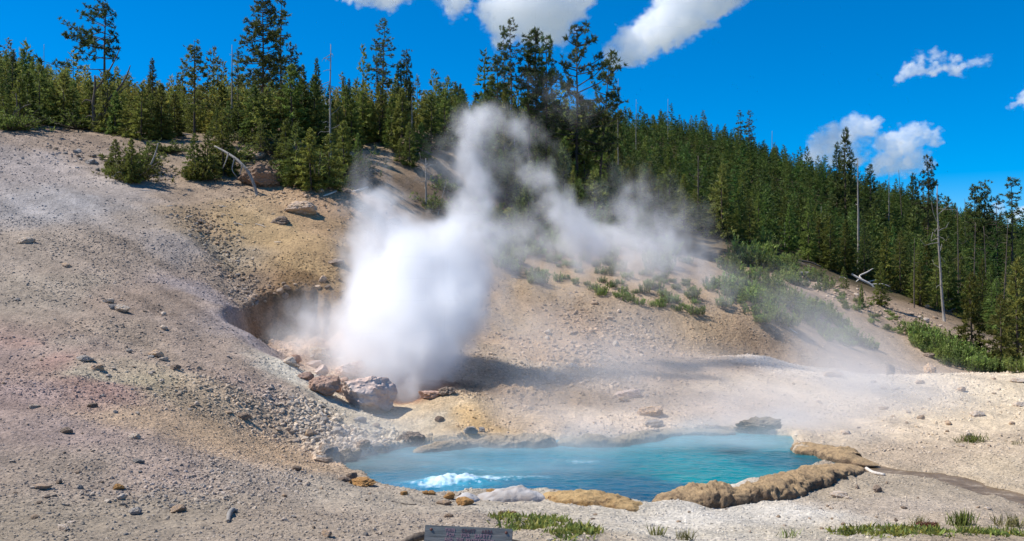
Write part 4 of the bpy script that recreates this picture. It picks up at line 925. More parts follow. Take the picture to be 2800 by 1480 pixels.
for (x, y, u), z, h in list(zip(cand, cz, hgt_))[:NEAR]:
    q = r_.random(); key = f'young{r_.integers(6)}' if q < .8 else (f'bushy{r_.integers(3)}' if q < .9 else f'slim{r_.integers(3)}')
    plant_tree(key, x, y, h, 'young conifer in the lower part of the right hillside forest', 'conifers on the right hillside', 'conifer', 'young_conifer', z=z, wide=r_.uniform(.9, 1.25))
def mass(name, items, seed, leaf, tall=.1):
    r = np.random.default_rng(seed)
    LOD = [crown_spruce(200+k, R=.2+.03*(k % 3), nb=60, spray=7, ln_=.085, per=2) for k in range(5)]
    LODT = [crown_spruce(210+k, R=.09+.02*k, nb=46, z0=.3, spray=5, ln_=.07, per=2, flare=.5) for k in range(3)]
    TR = trunk_arrays(5, .013); tq = np.concatenate([TR[1][:, [0, 1, 2]], TR[1][:, [0, 2, 3]]]); tq = tq[(tq[:, 0] != tq[:, 2])]
    Vs, Fs, Cs, Ms = [], [], [], []; b = 0
    for x, y, z, h in items:
        tl = r.random() < tall
        V, Fc, c = (LODT if tl else LOD)[r.integers(3 if tl else 5)]; h2 = h*(1.5 if tl else 1)
        a = r.uniform(0, 6.28); ca, sa = math.cos(a), math.sin(a); w_ = r.uniform(1.0, 1.4) if y > 72 else r.uniform(.75, 1.1)
        Rm = np.array([[ca, -sa, 0], [sa, ca, 0], [0, 0, 1]])
        Vs.append((V*np.array([w_, w_, 1]))@Rm.T*h2+np.array([x, y, z])); Fs.append(Fc+b); b += len(V)
        tn = r.uniform(.65, 1.4); Cs.append(c*np.array([tn*r.uniform(.85, 1.25), tn, tn])); Ms.append(np.zeros(len(Fc), np.int32))
        Vs.append(TR[0]*h2+np.array([x, y, z])); Fs.append(tq+b); b += len(TR[0]); Cs.append(np.ones((len(TR[0]), 3))); Ms.append(np.ones(len(tq), np.int32))
    me = mesh_np(name, np.concatenate(Vs), np.concatenate(Fs), False, [M[leaf], M['bark']], np.concatenate(Cs))
    mi = np.concatenate(Ms)
    if len(me.polygons) == len(mi): me.polygons.foreach_set('material_index', mi)
    o = obj(name, me); tag(o, kind='stuff'); return o
mass('forest', [(x, y, z, h) for (x, y, u), z, h in list(zip(cand, cz, hgt_))[NEAR:]], 31, 'needle_mid', .06)
bl = []
while len(bl) < 260:
    Y = r_.uniform(53, 70); u = r_.uniform(-80, 1260); x = (u-PW/2)*Y/F
    if Y > np.interp(u, [-80, 240, 450, 560, 700, 850, 960, 1100, 1260], [51, 52, 53, 53.5, 52, 54, 55, 59, 62]): bl.append((x, Y, u))
far_left = np.concatenate([far_left, np.array(bl)])
fz = hz(far_left[:, 0], far_left[:, 1])
mass('forest', [(x, y, z, r_.uniform(1.6, 3.4) if y < 70 else r_.uniform(2.2, 4.4)) for (x, y, u), z in zip(far_left, fz)], 32, 'needle_mid', .05)
print('TREES', len(far_left), len(cand), 'near', NEAR)

# ------------------------------------------------------------------ dead trees
def snag(u, vtop, vbot, label, wpx=5, Y=None, bend=(0, 0), twigs=8, tl=.10, seed=0, mat='deadwood', fork=None, tz=(.25, .95)):
    """bare trunk from pixel (u, vbot) to (u+bend, vtop); its dead limbs are parts"""
    if Y is None: p = hit(u, vbot); Y = p.y; x = p.x; z = p.z
    else: x = (u-PW/2)*Y/F; z = float(hz(x, Y)[0])
    h = (VH-vtop)*Y/F+HC-z; r = np.random.default_rng(seed+500)
    rt = empty('dead_tree', (x, Y, z)); tag(rt, label, 'dead tree')
    zz = np.linspace(-.1, h, 12); k = zz/h
    px_ = bend[0]*Y/F*k+bend[1]*Y/F*np.sin(k*math.pi)+np.cumsum(r.normal(0, .012, 12))*h*.12
    pts = np.stack([px_-px_[0], np.cumsum(r.normal(0, .01, 12))*h*.1, zz], 1); r0 = wpx*Y/F*.42
    obj('trunk', mesh_np('trunk', *tubes([(pts, r0*(1.1-.8*np.clip(k, 0, 1)))], 8), True, [M[mat]]), rt)
    for _ in range(twigs):
        t = r.uniform(*tz); a = np.array([np.interp(t, k, pts[:, j]) for j in range(3)]); az = r.uniform(0, 6.28); l = h*tl*r.uniform(.4, 1.3); el = r.normal(.05, .4)
        d = np.array([math.cos(az)*math.cos(el), math.sin(az)*.7*math.cos(el), math.sin(el)])
        P = np.stack([a, a+d*l*.4, a+d*l*.75+np.array([0, 0, r.normal(0, .12)*l]), a+d*l+np.array([0, 0, r.normal(0, .3)*l])])
        obj('branch', mesh_np('branch', *tubes([(P, np.array([.42, .36, .26, .12])*max(r0, .012)*.7)], 5), True, [M[mat]]), rt)
    return rt
snag(583,113,330,'tall straight grey pole snag left of the giant pine pair',6,54,seed=1,twigs=8,tl=.09)
snag(742,190,315,'short white-grey snag with one long crooked side limb',6,49,seed=2,twigs=2,tl=.3,tz=(.72,.8))
snag(832,112,430,'very tall bare grey spar standing in the sprawling pine shrub',7,seed=3,twigs=16,tl=.10)
snag(1036,235,310,'short broken grey snag between the conifers left of the steam',6,54,seed=4,twigs=3)
snag(1072,398,520,'pale many-branched dead tree at the left edge of the steam',6,seed=5,twigs=16,tl=.26)
snag(1100,455,540,'thin leaning dead stem beside the pale many-branched dead tree',3,seed=6,twigs=4,bend=(22,0))
snag(1293,300,520,'thin grey snag seen through the steam column',4,57,seed=7,twigs=6)
snag(1432,462,545,'pale broken snag with stub limbs behind the right steam',6,seed=8,twigs=5,tl=.2)
snag(1555,198,330,'needle-thin bare snag at the start of the right ridge line',3.5,66,seed=9,twigs=8,tl=.05)
snag(1757,392,515,'brown-grey snag with hooked limbs in the right forest',7,70,seed=10,twigs=9,tl=.2,mat='deadwood_dark')
snag(1942,330,420,'thin bare pole on the right ridge left of the low clouds',3,125,seed=11,twigs=4,tl=.04)
snag(2159,398,637,'tall clean grey pole rising through the right forest',8,66,seed=12,twigs=3,tl=.05)
snag(2236,436,520,'thin upright snag in front of the right low cloud',3.5,98,seed=13,twigs=4,tl=.06)
snag(2275,428,520,'thin snag tilting left in front of the right low cloud',3.5,99,seed=14,mat='deadwood_dark',twigs=3,tl=.05,bend=(-14,0))
snag(2376,468,762,'long pale limbed dead trunk in front of the right forest',8,56,seed=15,twigs=18,tl=.14,bend=(-14,-3))
snag(2411,520,700,'grey dead trunk right behind the long pale limbed one',5,62,seed=16,mat='deadwood_dark',twigs=14,tl=.12)
snag(2448,560,700,'slim grey dead trunk in the right forest, left of three',4.5,62,seed=17,mat='deadwood_dark',twigs=6,bend=(6,0))
snag(2485,570,690,'slim grey dead trunk in the right forest, middle of three',4.5,64,seed=18,mat='deadwood_dark',twigs=6,bend=(-10,0))
snag(2522,560,690,'slim grey dead trunk in the right forest, right of three',5,62,seed=19,mat='deadwood_dark',twigs=6,bend=(14,0))
snag(2428,500,560,'thin bare pole on the ridge left of the dark clump',3,98,seed=20,mat='deadwood_dark',twigs=4,tl=.05)
snag(2300,600,735,'thin pale stem at the lower right forest edge',4,58,seed=21,mat='deadwood_dark',twigs=6)
snag(1975,560,640,'thin pale dead stem low in the right forest',4,66,seed=22,twigs=5)
snag(2066,520,610,'thin grey dead stem in the middle of the right forest',4,80,seed=23,twigs=5)
snag(1680,250,330,'bare thin pole on the right ridge above the steam',2.6,120,seed=24,twigs=5,tl=.05)
snag(1600,250,330,'thin spindly pole on the right ridge near its left end',2.6,110,seed=25,twigs=5,tl=.05)
snag(66,95,200,'thin bare pole on the far left wooded hill',3,100,seed=26,twigs=6,tl=.06)
snag(110,112,220,'slightly shorter bare pole right of another on the far left wooded hill',3,100,seed=27,twigs=6,tl=.06)
def limbs(name, label, cat, paths, mat, parts=True, sides=6):
    """paths: list of lists of (u, v, distance, width px); the first is the stem, the others its limbs"""
    q0 = at(*paths[0][0][:3]); rt = empty(name, q0); tag(rt, label, cat)
    for i, pth in enumerate(paths):
        P = np.array([tuple(at(u, v, Y)-q0) for u, v, Y, _ in pth]); R_ = np.array([w_*Y/F*.5 for u, v, Y, w_ in pth])
        t = np.linspace(0, 1, len(P)); tt_ = np.linspace(0, 1, 4*len(P))
        P2 = np.stack([np.interp(tt_, t, P[:, k]) for k in range(3)], 1); R2 = np.interp(tt_, t, R_)
        for _ in range(3): P2[1:-1] = .25*P2[:-2]+.5*P2[1:-1]+.25*P2[2:]
        obj('trunk' if i == 0 else 'branch', mesh_np(name, *tubes([(P2, R2)], sides), True, [M[mat]]), rt)
    return rt
Yb = hit(646, 490).y
limbs('dead_tree', 'silver dead trunk bent in an arch over the brown boulder', 'dead tree', [[(646,492,Yb,9),(640,466,Yb,9),(625,432,Yb,8),(600,404,Yb+.2,7),(570,384,Yb+.6,6),(540,368,Yb+1,4)],[(610,414,Yb,4),(604,440,Yb-.1,2)],[(590,398,Yb,4),(582,428,Yb-.2,2.5),(596,446,Yb-.2,1.5)],[(575,386,Yb,4),(566,412,Yb-.2,2),(560,424,Yb-.3,1)],[(618,424,Yb,3),(634,418,Yb-.2,1.5)]], 'deadwood')
Yc = hit(345, 452).y
limbs('dead_tree', 'curved grey dead limb standing in the wide dark pine shrub', 'dead tree', [[(330,462,Yc,9),(352,450,Yc-.2,8),(378,420,Yc-.2,6),(392,385,Yc-.1,4),(398,360,Yc,2)],[(352,450,Yc-.2,5),(360,475,Yc-.5,3)],[(340,455,Yc-.2,4),(300,430,Yc-.6,3),(285,445,Yc-.7,2)]], 'deadwood')
Yd = 48.5
limbs('dead_tree', 'gnarled forked grey dead tree in front of the tall lone pine', 'dead tree', [[(236,336,Yd,14),(238,300,Yd,10),(233,262,Yd,8),(240,225,Yd,7),(238,190,Yd,4)],[(244,312,Yd,9),(256,280,Yd,8),(268,255,Yd,8),(296,228,Yd,6),(318,195,Yd,4),(328,165,Yd,2)],[(240,228,Yd,5),(268,190,Yd,4),(290,150,Yd,3),(304,118,Yd,1.5)],[(270,255,Yd,4),(300,235,Yd,3),(324,212,Yd,1.5)],[(238,300,Yd,5),(225,290,Yd,3),(214,297,Yd,1.5)],[(236,258,Yd,5),(215,250,Yd,3),(205,262,Yd,1.5)]], 'deadwood_dark')
Ye = 46
limbs('dead_tree', 'tangled bare grey bush at the far left bluff edge', 'dead tree', [[(22,328,Ye,8),(30,300,Ye,6),(44,268,Ye,4),(40,235,Ye,2)],[(30,300,Ye,4),(12,275,Ye,3),(6,250,Ye,1.5)],[(36,285,Ye,4),(60,268,Ye,3),(78,262,Ye,1.5)],[(26,310,Ye,4),(55,300,Ye,2.5),(70,288,Ye,1.5)]], 'deadwood_dark')
Yl = hit(1990, 655).y
limbs('fallen_log', 'long dark fallen log lying across the upper slope edge', 'log', [[(1968,650,Yl+.3,12),(2010,664,Yl,13),(2068,684,Yl-.3,10)],[(2000,655,Yl,7),(2040,660,Yl+.3,5),(2066,672,Yl+.2,4)]], 'deadwood_dark')
Yl = hit(2020, 700).y
limbs('fallen_log', 'grey log stump with forked pale limb among bright bushes', 'log', [[(1988,692,Yl,14),(2010,690,Yl-.2,14),(2036,688,Yl-.3,9)],[(2026,688,Yl-.4,5),(2032,700,Yl-.6,4),(2036,714,Yl-.7,3)],[(1992,694,Yl-.3,5),(1982,706,Yl-.5,3)]], 'deadwood')
Yl = hit(2170, 712).y
limbs('fallen_log', 'bleached tangle of dead branches beside a young conifer', 'log', [[(2142,690,Yl,5),(2170,706,Yl-.2,7),(2192,716,Yl-.3,6),(2212,740,Yl-.5,4)],[(2170,706,Yl-.2,5),(2160,694,Yl,4),(2180,686,Yl,4),(2196,676,Yl,2)],[(2165,700,Yl,4),(2150,712,Yl-.4,2)],[(2192,716,Yl-.3,4),(2220,714,Yl-.3,3),(2240,722,Yl-.4,1.5)],[(2180,710,Yl,3),(2206,704,Yl,2)]], 'bone')
Yl = hit(2370, 780).y
limbs('fallen_log', 'blackened root tangle on the slope at the right forest foot', 'log', [[(2330,758,Yl+.3,7),(2362,776,Yl,10),(2392,788,Yl-.2,8),(2412,800,Yl-.3,5)],[(2362,776,Yl,6),(2376,756,Yl,4),(2398,752,Yl,2)],[(2385,784,Yl-.2,5),(2404,776,Yl-.2,3)],[(2362,776,Yl,5),(2345,770,Yl-.3,3)]], 'deadwood_dark')
def ground_stick(name, label, uvw, mat, cat='driftwood', lift=.4, extra=()):
    P = []; 
    for u, v, w_ in uvw:
        p = hit(u, v); P.append((u, v, p.y, w_))
    return limbs(name, label, cat, [[(u, v-w_*lift, Y, w_) for u, v, Y, w_ in P]]+list(extra), mat)
Yk = hit(2185, 1178).y
ground_stick('dead_branch', 'curved bleached branch lying at the start of the runoff stream', [(2164,1166,9),(2176,1180,9),(2195,1193,9),(2226,1198,8)], 'bone', 'branch', .4, [[(2197,1186,Yk,2.5),(2196,1170,Yk-.05,2),(2198,1164,Yk-.05,1)]])
ground_stick('driftwood', 'hooked grey-blue driftwood piece on the bottom left gravel', [(574,1316,9),(576,1300,13),(584,1288,13),(596,1290,9)], 'deadwood', 'driftwood', .5)
ground_stick('dead_branch', 'small pale stick on the far slope below the bright bushes', [(1986,826,3),(1994,834,4),(2006,840,3)], 'bone', 'branch')
ground_stick('dead_branch', 'thin grey stick lying in the gravel above the ochre knobs', [(985,1262,2),(1020,1270,2.5),(1048,1270,1.5)], 'deadwood_dark', 'branch')
ground_stick('dead_branch', 'pale stick at the bottom right of the sign', [(1428,1347,3),(1445,1352,4),(1466,1360,4)], 'bone', 'branch')
for i, (u, v, w_) in enumerate([(830,490,16),(905,480,20)]):
    ground_stick('dead_branch', ['short pale log piece below the sprawling pine shrub', 'pale stick pile at the steam edge on the bluff'][i], [(u-w_, v+5, 4), (u, v, 5), (u+w_, v-7, 4)], 'bone', 'branch')
# fallen sticks on the yellow slope and the hill
for k in range(16):
    u, v = [(600,565),(655,568),(480,545),(505,556),(430,520),(560,520),(545,655),(700,610),(770,475),(365,480),(1100,470),(1330,380),(1500,500),(1420,480),(2120,700),(1300,700)][k]
    a = RNG.uniform(-.7, .7); l = RNG.uniform(8, 16)
    ground_stick('dead_branch', 'thin bleached stick lying on the open slope', [(u-l*math.cos(a), v-l*math.sin(a)*.5, 1.6), (u+RNG.uniform(-3, 3), v+RNG.uniform(-2, 2), 2.2), (u+l*math.cos(a), v+l*math.sin(a)*.5, 1.2)], 'bone', 'branch')['group'] = 'thin sticks on the slopes'

# ------------------------------------------------------------------ bright green bushes on the right slope
def bush_mesh(seed, leaf, n=26, w=1.0, h=.75):
    """upright leafy stems fanning out of one root; unit width"""
    r = np.random.default_rng(seed); P, D, T_, paths = [], [], [], []
    for k in range(n):
        a = r.uniform(0, 6.28); q = r.random()**.6*.48*w; root = np.array([math.cos(a)*q, math.sin(a)*q, -.03])
        d = unit(np.array([math.cos(a)*.45*r.random(), math.sin(a)*.45*r.random(), 1.])+r.normal(0, .12, 3)); l = h*r.uniform(.5, 1.15)*(1-.5*q/w)
        paths.append((np.stack([root, root+d*l*.5, root+d*l]), np.array([.012, .009, .004])))
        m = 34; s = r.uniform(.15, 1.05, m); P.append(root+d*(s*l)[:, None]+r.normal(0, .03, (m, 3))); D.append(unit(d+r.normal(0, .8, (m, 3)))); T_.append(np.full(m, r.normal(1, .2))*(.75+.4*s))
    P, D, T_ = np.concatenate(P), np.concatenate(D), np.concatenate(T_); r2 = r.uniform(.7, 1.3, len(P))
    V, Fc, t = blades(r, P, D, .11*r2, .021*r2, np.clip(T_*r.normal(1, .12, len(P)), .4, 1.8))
    c = pack(V, Fc, t)[2]
    return mesh_np('foliage', V, Fc, False, [M[leaf]], c), mesh_np('stems', *tubes(paths, 4), True, [M['deadwood_dark']])
BUSH = [bush_mesh(400+k, 'leaf_fresh', 24+4*k, 1., [.8, .65, .95, .7][k]) for k in range(4)]
def bush(u, v, wpx, label, group=None, zs=1.):
    p = hit(u, v); s = wpx*p.y/F; f, st = BUSH[int(RNG.integers(4))]
    rt = empty('green_bush', (p.x, p.y, p.z), RNG.uniform(0, 6.28), (s, s, s*zs)); obj('foliage', f, rt); obj('stem', st, rt); tag(rt, label, 'bush', group); return rt
def bush_field(n, poly, w0, w1, label, group, sp=14):
    poly = np.array(poly, float); c = 0; tr = 0; got = []
    while c < n and tr < 4000:
        tr += 1; u = RNG.uniform(poly[:, 0].min(), poly[:, 0].max()); v = RNG.uniform(poly[:, 1].min(), poly[:, 1].max())
        if poly_sd(np.array([u]), np.array([v]), poly)[0] > 0 or any(abs(u-a) < sp and abs(v-b) < sp*.5 for a, b in got): continue
        got.append((u, v)); c += 1; bush(u, v, RNG.uniform(w0, w1), label, group, RNG.uniform(.8, 1.25))
bush_field(40, [(1810,690),(1850,640),(1930,640),(2010,720),(2030,800),(1980,830),(1880,810),(1800,770)], 34, 64, 'leafy bright green bush in the thicket on the slope right of the steam', 'bushes in the thicket right of the steam', 16)
bush_field(46, [(2285,835),(2340,850),(2440,900),(2560,915),(2570,940),(2480,942),(2400,930),(2320,890)], 34, 62, 'leafy green bush in the band above the right crest', 'bushes above the right crest', 13)
bush_field(30, [(2000,760),(2060,770),(2140,830),(2200,880),(2100,870),(2020,820)], 24, 46, 'green bush in thin mist below the bright thicket', 'misty bushes below the thicket', 14)
bush_field(26, [(1840,640),(1900,620),(2080,700),(2100,740),(2000,720),(1900,670)], 26, 48, 'green bush along the fallen logs below the forest', 'bushes along the fallen logs', 16)
bush_field(64, [(1380,640),(1500,660),(1640,690),(1790,720),(1790,800),(1640,775),(1540,755),(1400,710)], 14, 32, 'green bush in a loose row below the drifting steam', 'bushes below the drifting steam', 14)
bush_field(8, [(1235,640),(1300,640),(1310,690),(1250,680)], 28, 44, 'green bush at the right edge of the thick steam', 'bushes at the thick steam edge', 14)
bush_field(5, [(1310,685),(1385,690),(1380,715),(1320,715)], 26, 40, 'green bush in the small clump below the steam edge', 'bushes of the small clump', 12)
bush_field(24, [(1350,560),(1560,590),(1760,650),(1700,690),(1450,650),(1340,610)], 30, 54, 'dim green bush inside the drifting steam', 'bushes inside the drifting steam', 16)
bush_field(30, [(2040,700),(2200,760),(2330,830),(2290,860),(2150,800)], 9, 22, 'tiny green sprig on the bare slope below the forest', 'sprigs on the bare slope', 10)

bush_field(26, [(1230,600),(1420,600),(1460,650),(1350,665),(1230,650)], 26, 50, 'green bush between the steam column and the drifting steam', 'bushes between the steam column and its drift', 13)
# ------------------------------------------------------------------ grass
def grass_blades(r, x, y, h, lean, wd, z=None):
    z = hz(x, y) if z is None else z
    n = len(x); D = unit(np.stack([r.normal(0, lean, n), r.normal(0, lean, n), np.ones(n)], 1))
    side = unit(np.cross(D, r.normal(size=(n, 3)))); P = np.stack([x, y, z-.005], 1); bd = unit(D+r.normal(0, .3, (n, 3)))
    mid = P+D*(h*.55)[:, None]; tip = mid+bd*(h*.5)[:, None]; w = (wd*h)[:, None]
    V = np.stack([P-side*w*.8, P+side*w*.8, mid+side*w, mid-side*w, tip, tip+side*w*.05], 1).reshape(-1, 3)
    i = np.arange(n)[:, None]*6
    Fc = np.concatenate([i+np.array([[0, 1, 2, 3]]), i+np.array([[3, 2, 5, 4]])])
    return V, Fc, n
PATCH = [(1345,1312,84,24),(1290,1306,40,9),(1390,1300,40,12),(1440,1352,60,12),(1320,1330,40,10),(1480,1346,40,8),(2200,1338,40,9),(2260,1344,70,11),(2330,1340,60,11),(2400,1344,70,12),(2470,1346,70,10),(2540,1345,60,12),(1402,1340,14,5),(1253,1307,22,6),(2120,1336,34,9)]
r = np.random.default_rng(55); xs, ys = [], []
for u, v, a, b in PATCH:
    n = int(a*b*1.5); q = np.sqrt(r.random(n))*(1+.25*r.normal(size=n)); th = r.uniform(0, 6.28, n)
    for uu, vv in zip(u+a*q*np.cos(th), v+b*q*np.sin(th)):
        Y = 11.5
        for _ in range(4): Y = (HC-float(tps(np.array([(uu-PW/2)*Y/F]), np.array([Y]))[0]))*F/(vv-VH)
        xs.append((uu-PW/2)*Y/F); ys.append(Y)
xs, ys = np.array(xs), np.array(ys); ok = n2(xs, ys, 3.5, 4, 4.) > -.08; xs, ys = xs[ok], ys[ok]
h = r.uniform(.03, .11, len(xs))*(.7+.6*r.random(len(xs))**3); V, Fc, n = grass_blades(r, xs, ys, h, .75, .11)
tn = np.repeat(np.clip(r.normal(1, .25, n), .4, 1.7), 6); yl = np.repeat(np.clip(r.random(n)**2.2+.6*n2(xs, ys, 5., 2, 3.), 0, 1.2), 6)
tag(obj('grass', mesh_np('grass', V, Fc, False, [M['grass']], np.stack([tn*(1+.7*yl), tn*(1+.15*yl), tn], 1))), kind='stuff')
def tuft(u, v, wpx, hpx, label, mat='grass_dry', n=110, lean=.35):
    p = hit(u, v) if v < 1355 else at(u, v, 10.8); k = p.y/F; r = np.random.default_rng(int(u*7+v)); z0 = float(hz(p.x, p.y)[0])
    n = int(n); x = r.normal(0, wpx*k*.26, n); y = r.normal(0, wpx*k*.16, n)
    V, Fc, n = grass_blades(r, x, y, r.uniform(.45, 1.05, n)*hpx*k, lean, .035, hz(x+p.x, y+p.y)-z0)
    tn = np.repeat(np.clip(r.normal(1, .3, n), .4, 1.7), 6)
    o = obj('grass_tuft', mesh_np('grass_tuft', V, Fc, False, [M[mat]], np.stack([tn, tn, tn*.9], 1)), None, (p.x, p.y, z0)); tag(o, label, 'grass tuft'); return o
tuft(2445,1112,64,26,'wide low grass tuft on the pale slope near the right edge','grass',160,.5)
tuft(2556,1118,36,14,'small pale grass tuft right of the wide low one','grass_dry',50)
tuft(2422,1322,56,42,'tall dark upright grass tuft at the bottom right','grass',150,.25)
tuft(2545,1326,70,38,'ragged dry grass tuft at the bottom right corner','grass_dry',120)
tuft(2310,1318,50,26,'thin dry grass tuft left of the tall dark one','grass_dry',50)
tuft(1990,1352,46,30,'fleshy bright green plant alone at the bottom edge','leaf_fresh',40,.5)
tuft(2136,1344,60,30,'bright green grass tuft left of the grassy corner','grass',90,.5)
tuft(1725,1362,40,34,'dry upright grass tuft cut by the bottom edge, right one','grass_dry',70)
tuft(1655,1362,44,34,'dry upright grass tuft cut by the bottom edge, left one','grass_dry',70)
tuft(1270,1300,18,18,'tiny dry grass tuft in the gravel below the ochre rock','grass_dry',40)
tuft(2222,1342,40,20,'short yellow grass tuft at the left of the grassy corner','grass_dry',60)
def needle_tuft(u, v, wpx, label):
    p = hit(u, v); k = p.y/F; r = np.random.default_rng(int(u)); n = 260; L = wpx*k
    x = r.uniform(-.5, .5, n)*L; y = r.normal(0, .03, n); z = np.abs(r.normal(0, .018, n))+.015; D = unit(np.stack([.8+r.normal(0, .3, n), r.normal(0, .5, n), r.normal(.1, .4, n)], 1))
    V, Fc, t = blades(r, np.stack([x, y, z], 1), D, np.full(n, .06), np.full(n, .006), np.clip(r.normal(1, .25, n), .4, 1.6)); _, _, c = pack(V, Fc, t)
    rt = empty('dead_pine_twig', (p.x, p.y, p.z), -.15); tag(rt, label, 'twig'); obj('needles', mesh_np('needles', V, Fc, False, [M['needle_dead']], c), rt)
    obj('stem', mesh_np('stem', *tubes([(np.array([[-.5*L, 0, .02], [0, 0, .025], [.62*L, .01, .015]]), np.array([.005, .005, .003]))], 5), True, [M['deadwood_dark']]), rt)
needle_tuft(1410,1258,66,'rust-red dead pine twig lying against the sinter rim')
needle_tuft(1272,1298,40,'rust-red dead pine twig beside the grass patch above the sign')
needle_tuft(2330,1326,50,'rust-brown dead twig in the grassy bottom right corner')

# ------------------------------------------------------------------ warning sign
def box(w, d, h, bev=.004):
    bm = bmesh.new(); bmesh.ops.create_cube(bm, size=1); bmesh.ops.scale(bm, vec=(w, d, h), verts=bm.verts)
    bmesh.ops.bevel(bm, geom=bm.edges[:], offset=bev, segments=2, affect='EDGES'); me = bpy.data.meshes.new('board'); bm.to_mesh(me); bm.free(); return me
m, nd, ln, out = new_mat('weathered_sign_wood'); tc = nd('ShaderNodeTexCoord'); mp = nd('ShaderNodeMapping'); mp.inputs['Scale'].default_value = (2.2, 20, 34); ln(tc.outputs['Object'], mp.inputs['Vector'])
g1 = noise_node(nd, ln, mp.outputs[0], 2.2, 7, .68)
mp2 = nd('ShaderNodeMapping'); mp2.inputs['Scale'].default_value = (1.5, 3, 6); ln(tc.outputs['Object'], mp2.inputs['Vector'])
c = mul(nd, ln, ramp(nd, ln, g1, [(.28, srgb(74, 77, 77)), (.5, srgb(110, 112, 111)), (.75, srgb(140, 140, 137))]), ramp(nd, ln, noise_node(nd, ln, mp2.outputs[0], 2, 4, .6), [(.3, (.80, .90, .93)), (.6, (1.05, 1, .98))]))
bs = nd('ShaderNodeBsdfPrincipled'); setin(bs, Roughness=.8); ln(c, bs.inputs['Base Color']); ln(bump(nd, ln, g1, .7, .006), bs.inputs['Normal']); ln(bs.outputs[0], out.inputs['Surface']); M['signwood'] = m
def flat_mat(name, col, rough=.7):
    m, nd, ln, out = new_mat(name); bs = nd('ShaderNodeBsdfPrincipled'); setin(bs, Roughness=rough); tc = nd('ShaderNodeTexCoord')
    ln(mul(nd, ln, tuple(col), ramp(nd, ln, noise_node(nd, ln, tc.outputs['Object'], 26, 4, .6), [(.3, .75), (.7, 1.2)])), bs.inputs['Base Color']); ln(bs.outputs[0], out.inputs['Surface']); return m
M['routed'] = flat_mat('worn_red_paint', srgb(92, 64, 72)); M['routed2'] = flat_mat('faded_pink_paint', srgb(158, 126, 134)); M['rust'] = flat_mat('rusty_nail', srgb(96, 54, 44), .6)
YS = 9.0; a = at(1070, 1321, YS); b = at(1290, 1331, YS); wd = (b-a).length; SHH = .46
roll = math.atan2(b.z-a.z, b.x-a.x); tilt = math.radians(-22)
sg = empty('warning_sign', ((a.x+b.x)/2, YS, (a.z+b.z)/2)); sg.rotation_euler = Euler((tilt, -roll, 0)); tag(sg, 'weathered grey board reading THIN CRUST AREA at the bottom of the picture', 'sign')
for i in range(3):
    hh = SHH/3; w_i = wd-.004*(i == 1)
    me = box(w_i, .035, hh-.003); me.materials.append(M['signwood']); bd = obj('board', me, sg, (0, 0, -hh*(i+.5)))
dg = bpy.context.evaluated_depsgraph_get()
def text_mesh(body, size, mat, sp=1.25):
    cu = bpy.data.curves.new('lettering', 'FONT'); cu.body = body; cu.size = size; cu.extrude = .0015; cu.align_x = 'CENTER'; cu.space_character = sp; cu.space_word = 1.5; cu.offset = size*.022
    o = bpy.data.objects.new('tmp', cu); COL.objects.link(o); dg.update(); me = bpy.data.meshes.new_from_object(o.evaluated_get(dg)); bpy.data.objects.remove(o); me.materials.append(M[mat]); return me
px = YS/F
for body, u0, u1, dv, mat in [('THIN', 1120.5, 1145, 13.5, 'routed2'), ('CRUST', 1162, 1196, 13.7, 'routed'), ('AREA', 1212, 1240, 14, 'routed'), ('FOR', 1125, 1145, 24, 'routed2'), ('YOUR', 1160, 1183, 24.2, 'routed2'), ('SAFETY', 1195, 1237, 24.4, 'routed2'), ('AND', 1121, 1141, 35, 'routed2'), ('THE', 1150, 1167, 35.2, 'routed2'), ('PROTECTION', 1175, 1244, 35.4, 'routed2')]:
    me = text_mesh(body, 12*px, mat); xs_ = [v.co.x for v in me.vertices]; wd_ = max(xs_)-min(xs_)
    obj('lettering', me, sg, (((u0+u1)/2-1180)*px, -.0195, -dv*px*1.07), (math.pi/2, 0, 0), ((u1-u0)*px/wd_, 1, 1))
for xx, dv in ((-.5*wd+16*px, 11), (.5*wd-16*px, 11)):
    bm = bmesh.new(); bmesh.ops.create_uvsphere(bm, u_segments=12, v_segments=8, radius=.0135); bmesh.ops.scale(bm, vec=(1, .6, 1), verts=bm.verts); me = bpy.data.meshes.new('nail'); bm.to_mesh(me); bm.free(); me.materials.append(M['rust'])
    obj('nail', me, sg, (xx, -.02, -dv*px))
for xx in (-.3*wd, .3*wd):
    me = box(.05, .05, .75); me.materials.append(M['signwood']); obj('stake', me, sg, (xx, .046, -.45))
Yg = 9.35
limbs('weathered_log', 'twisted grey weathered log lying behind the left end of the sign', 'log', [[(1005,1372,Yg,16),(1030,1358,Yg,20),(1056,1349,Yg,22),(1090,1346,Yg+.05,18),(1180,1362,Yg+.1,18),(1280,1360,Yg+.1,14),(1306,1366,Yg+.1,10)]], 'deadwood_dark', sides=9)

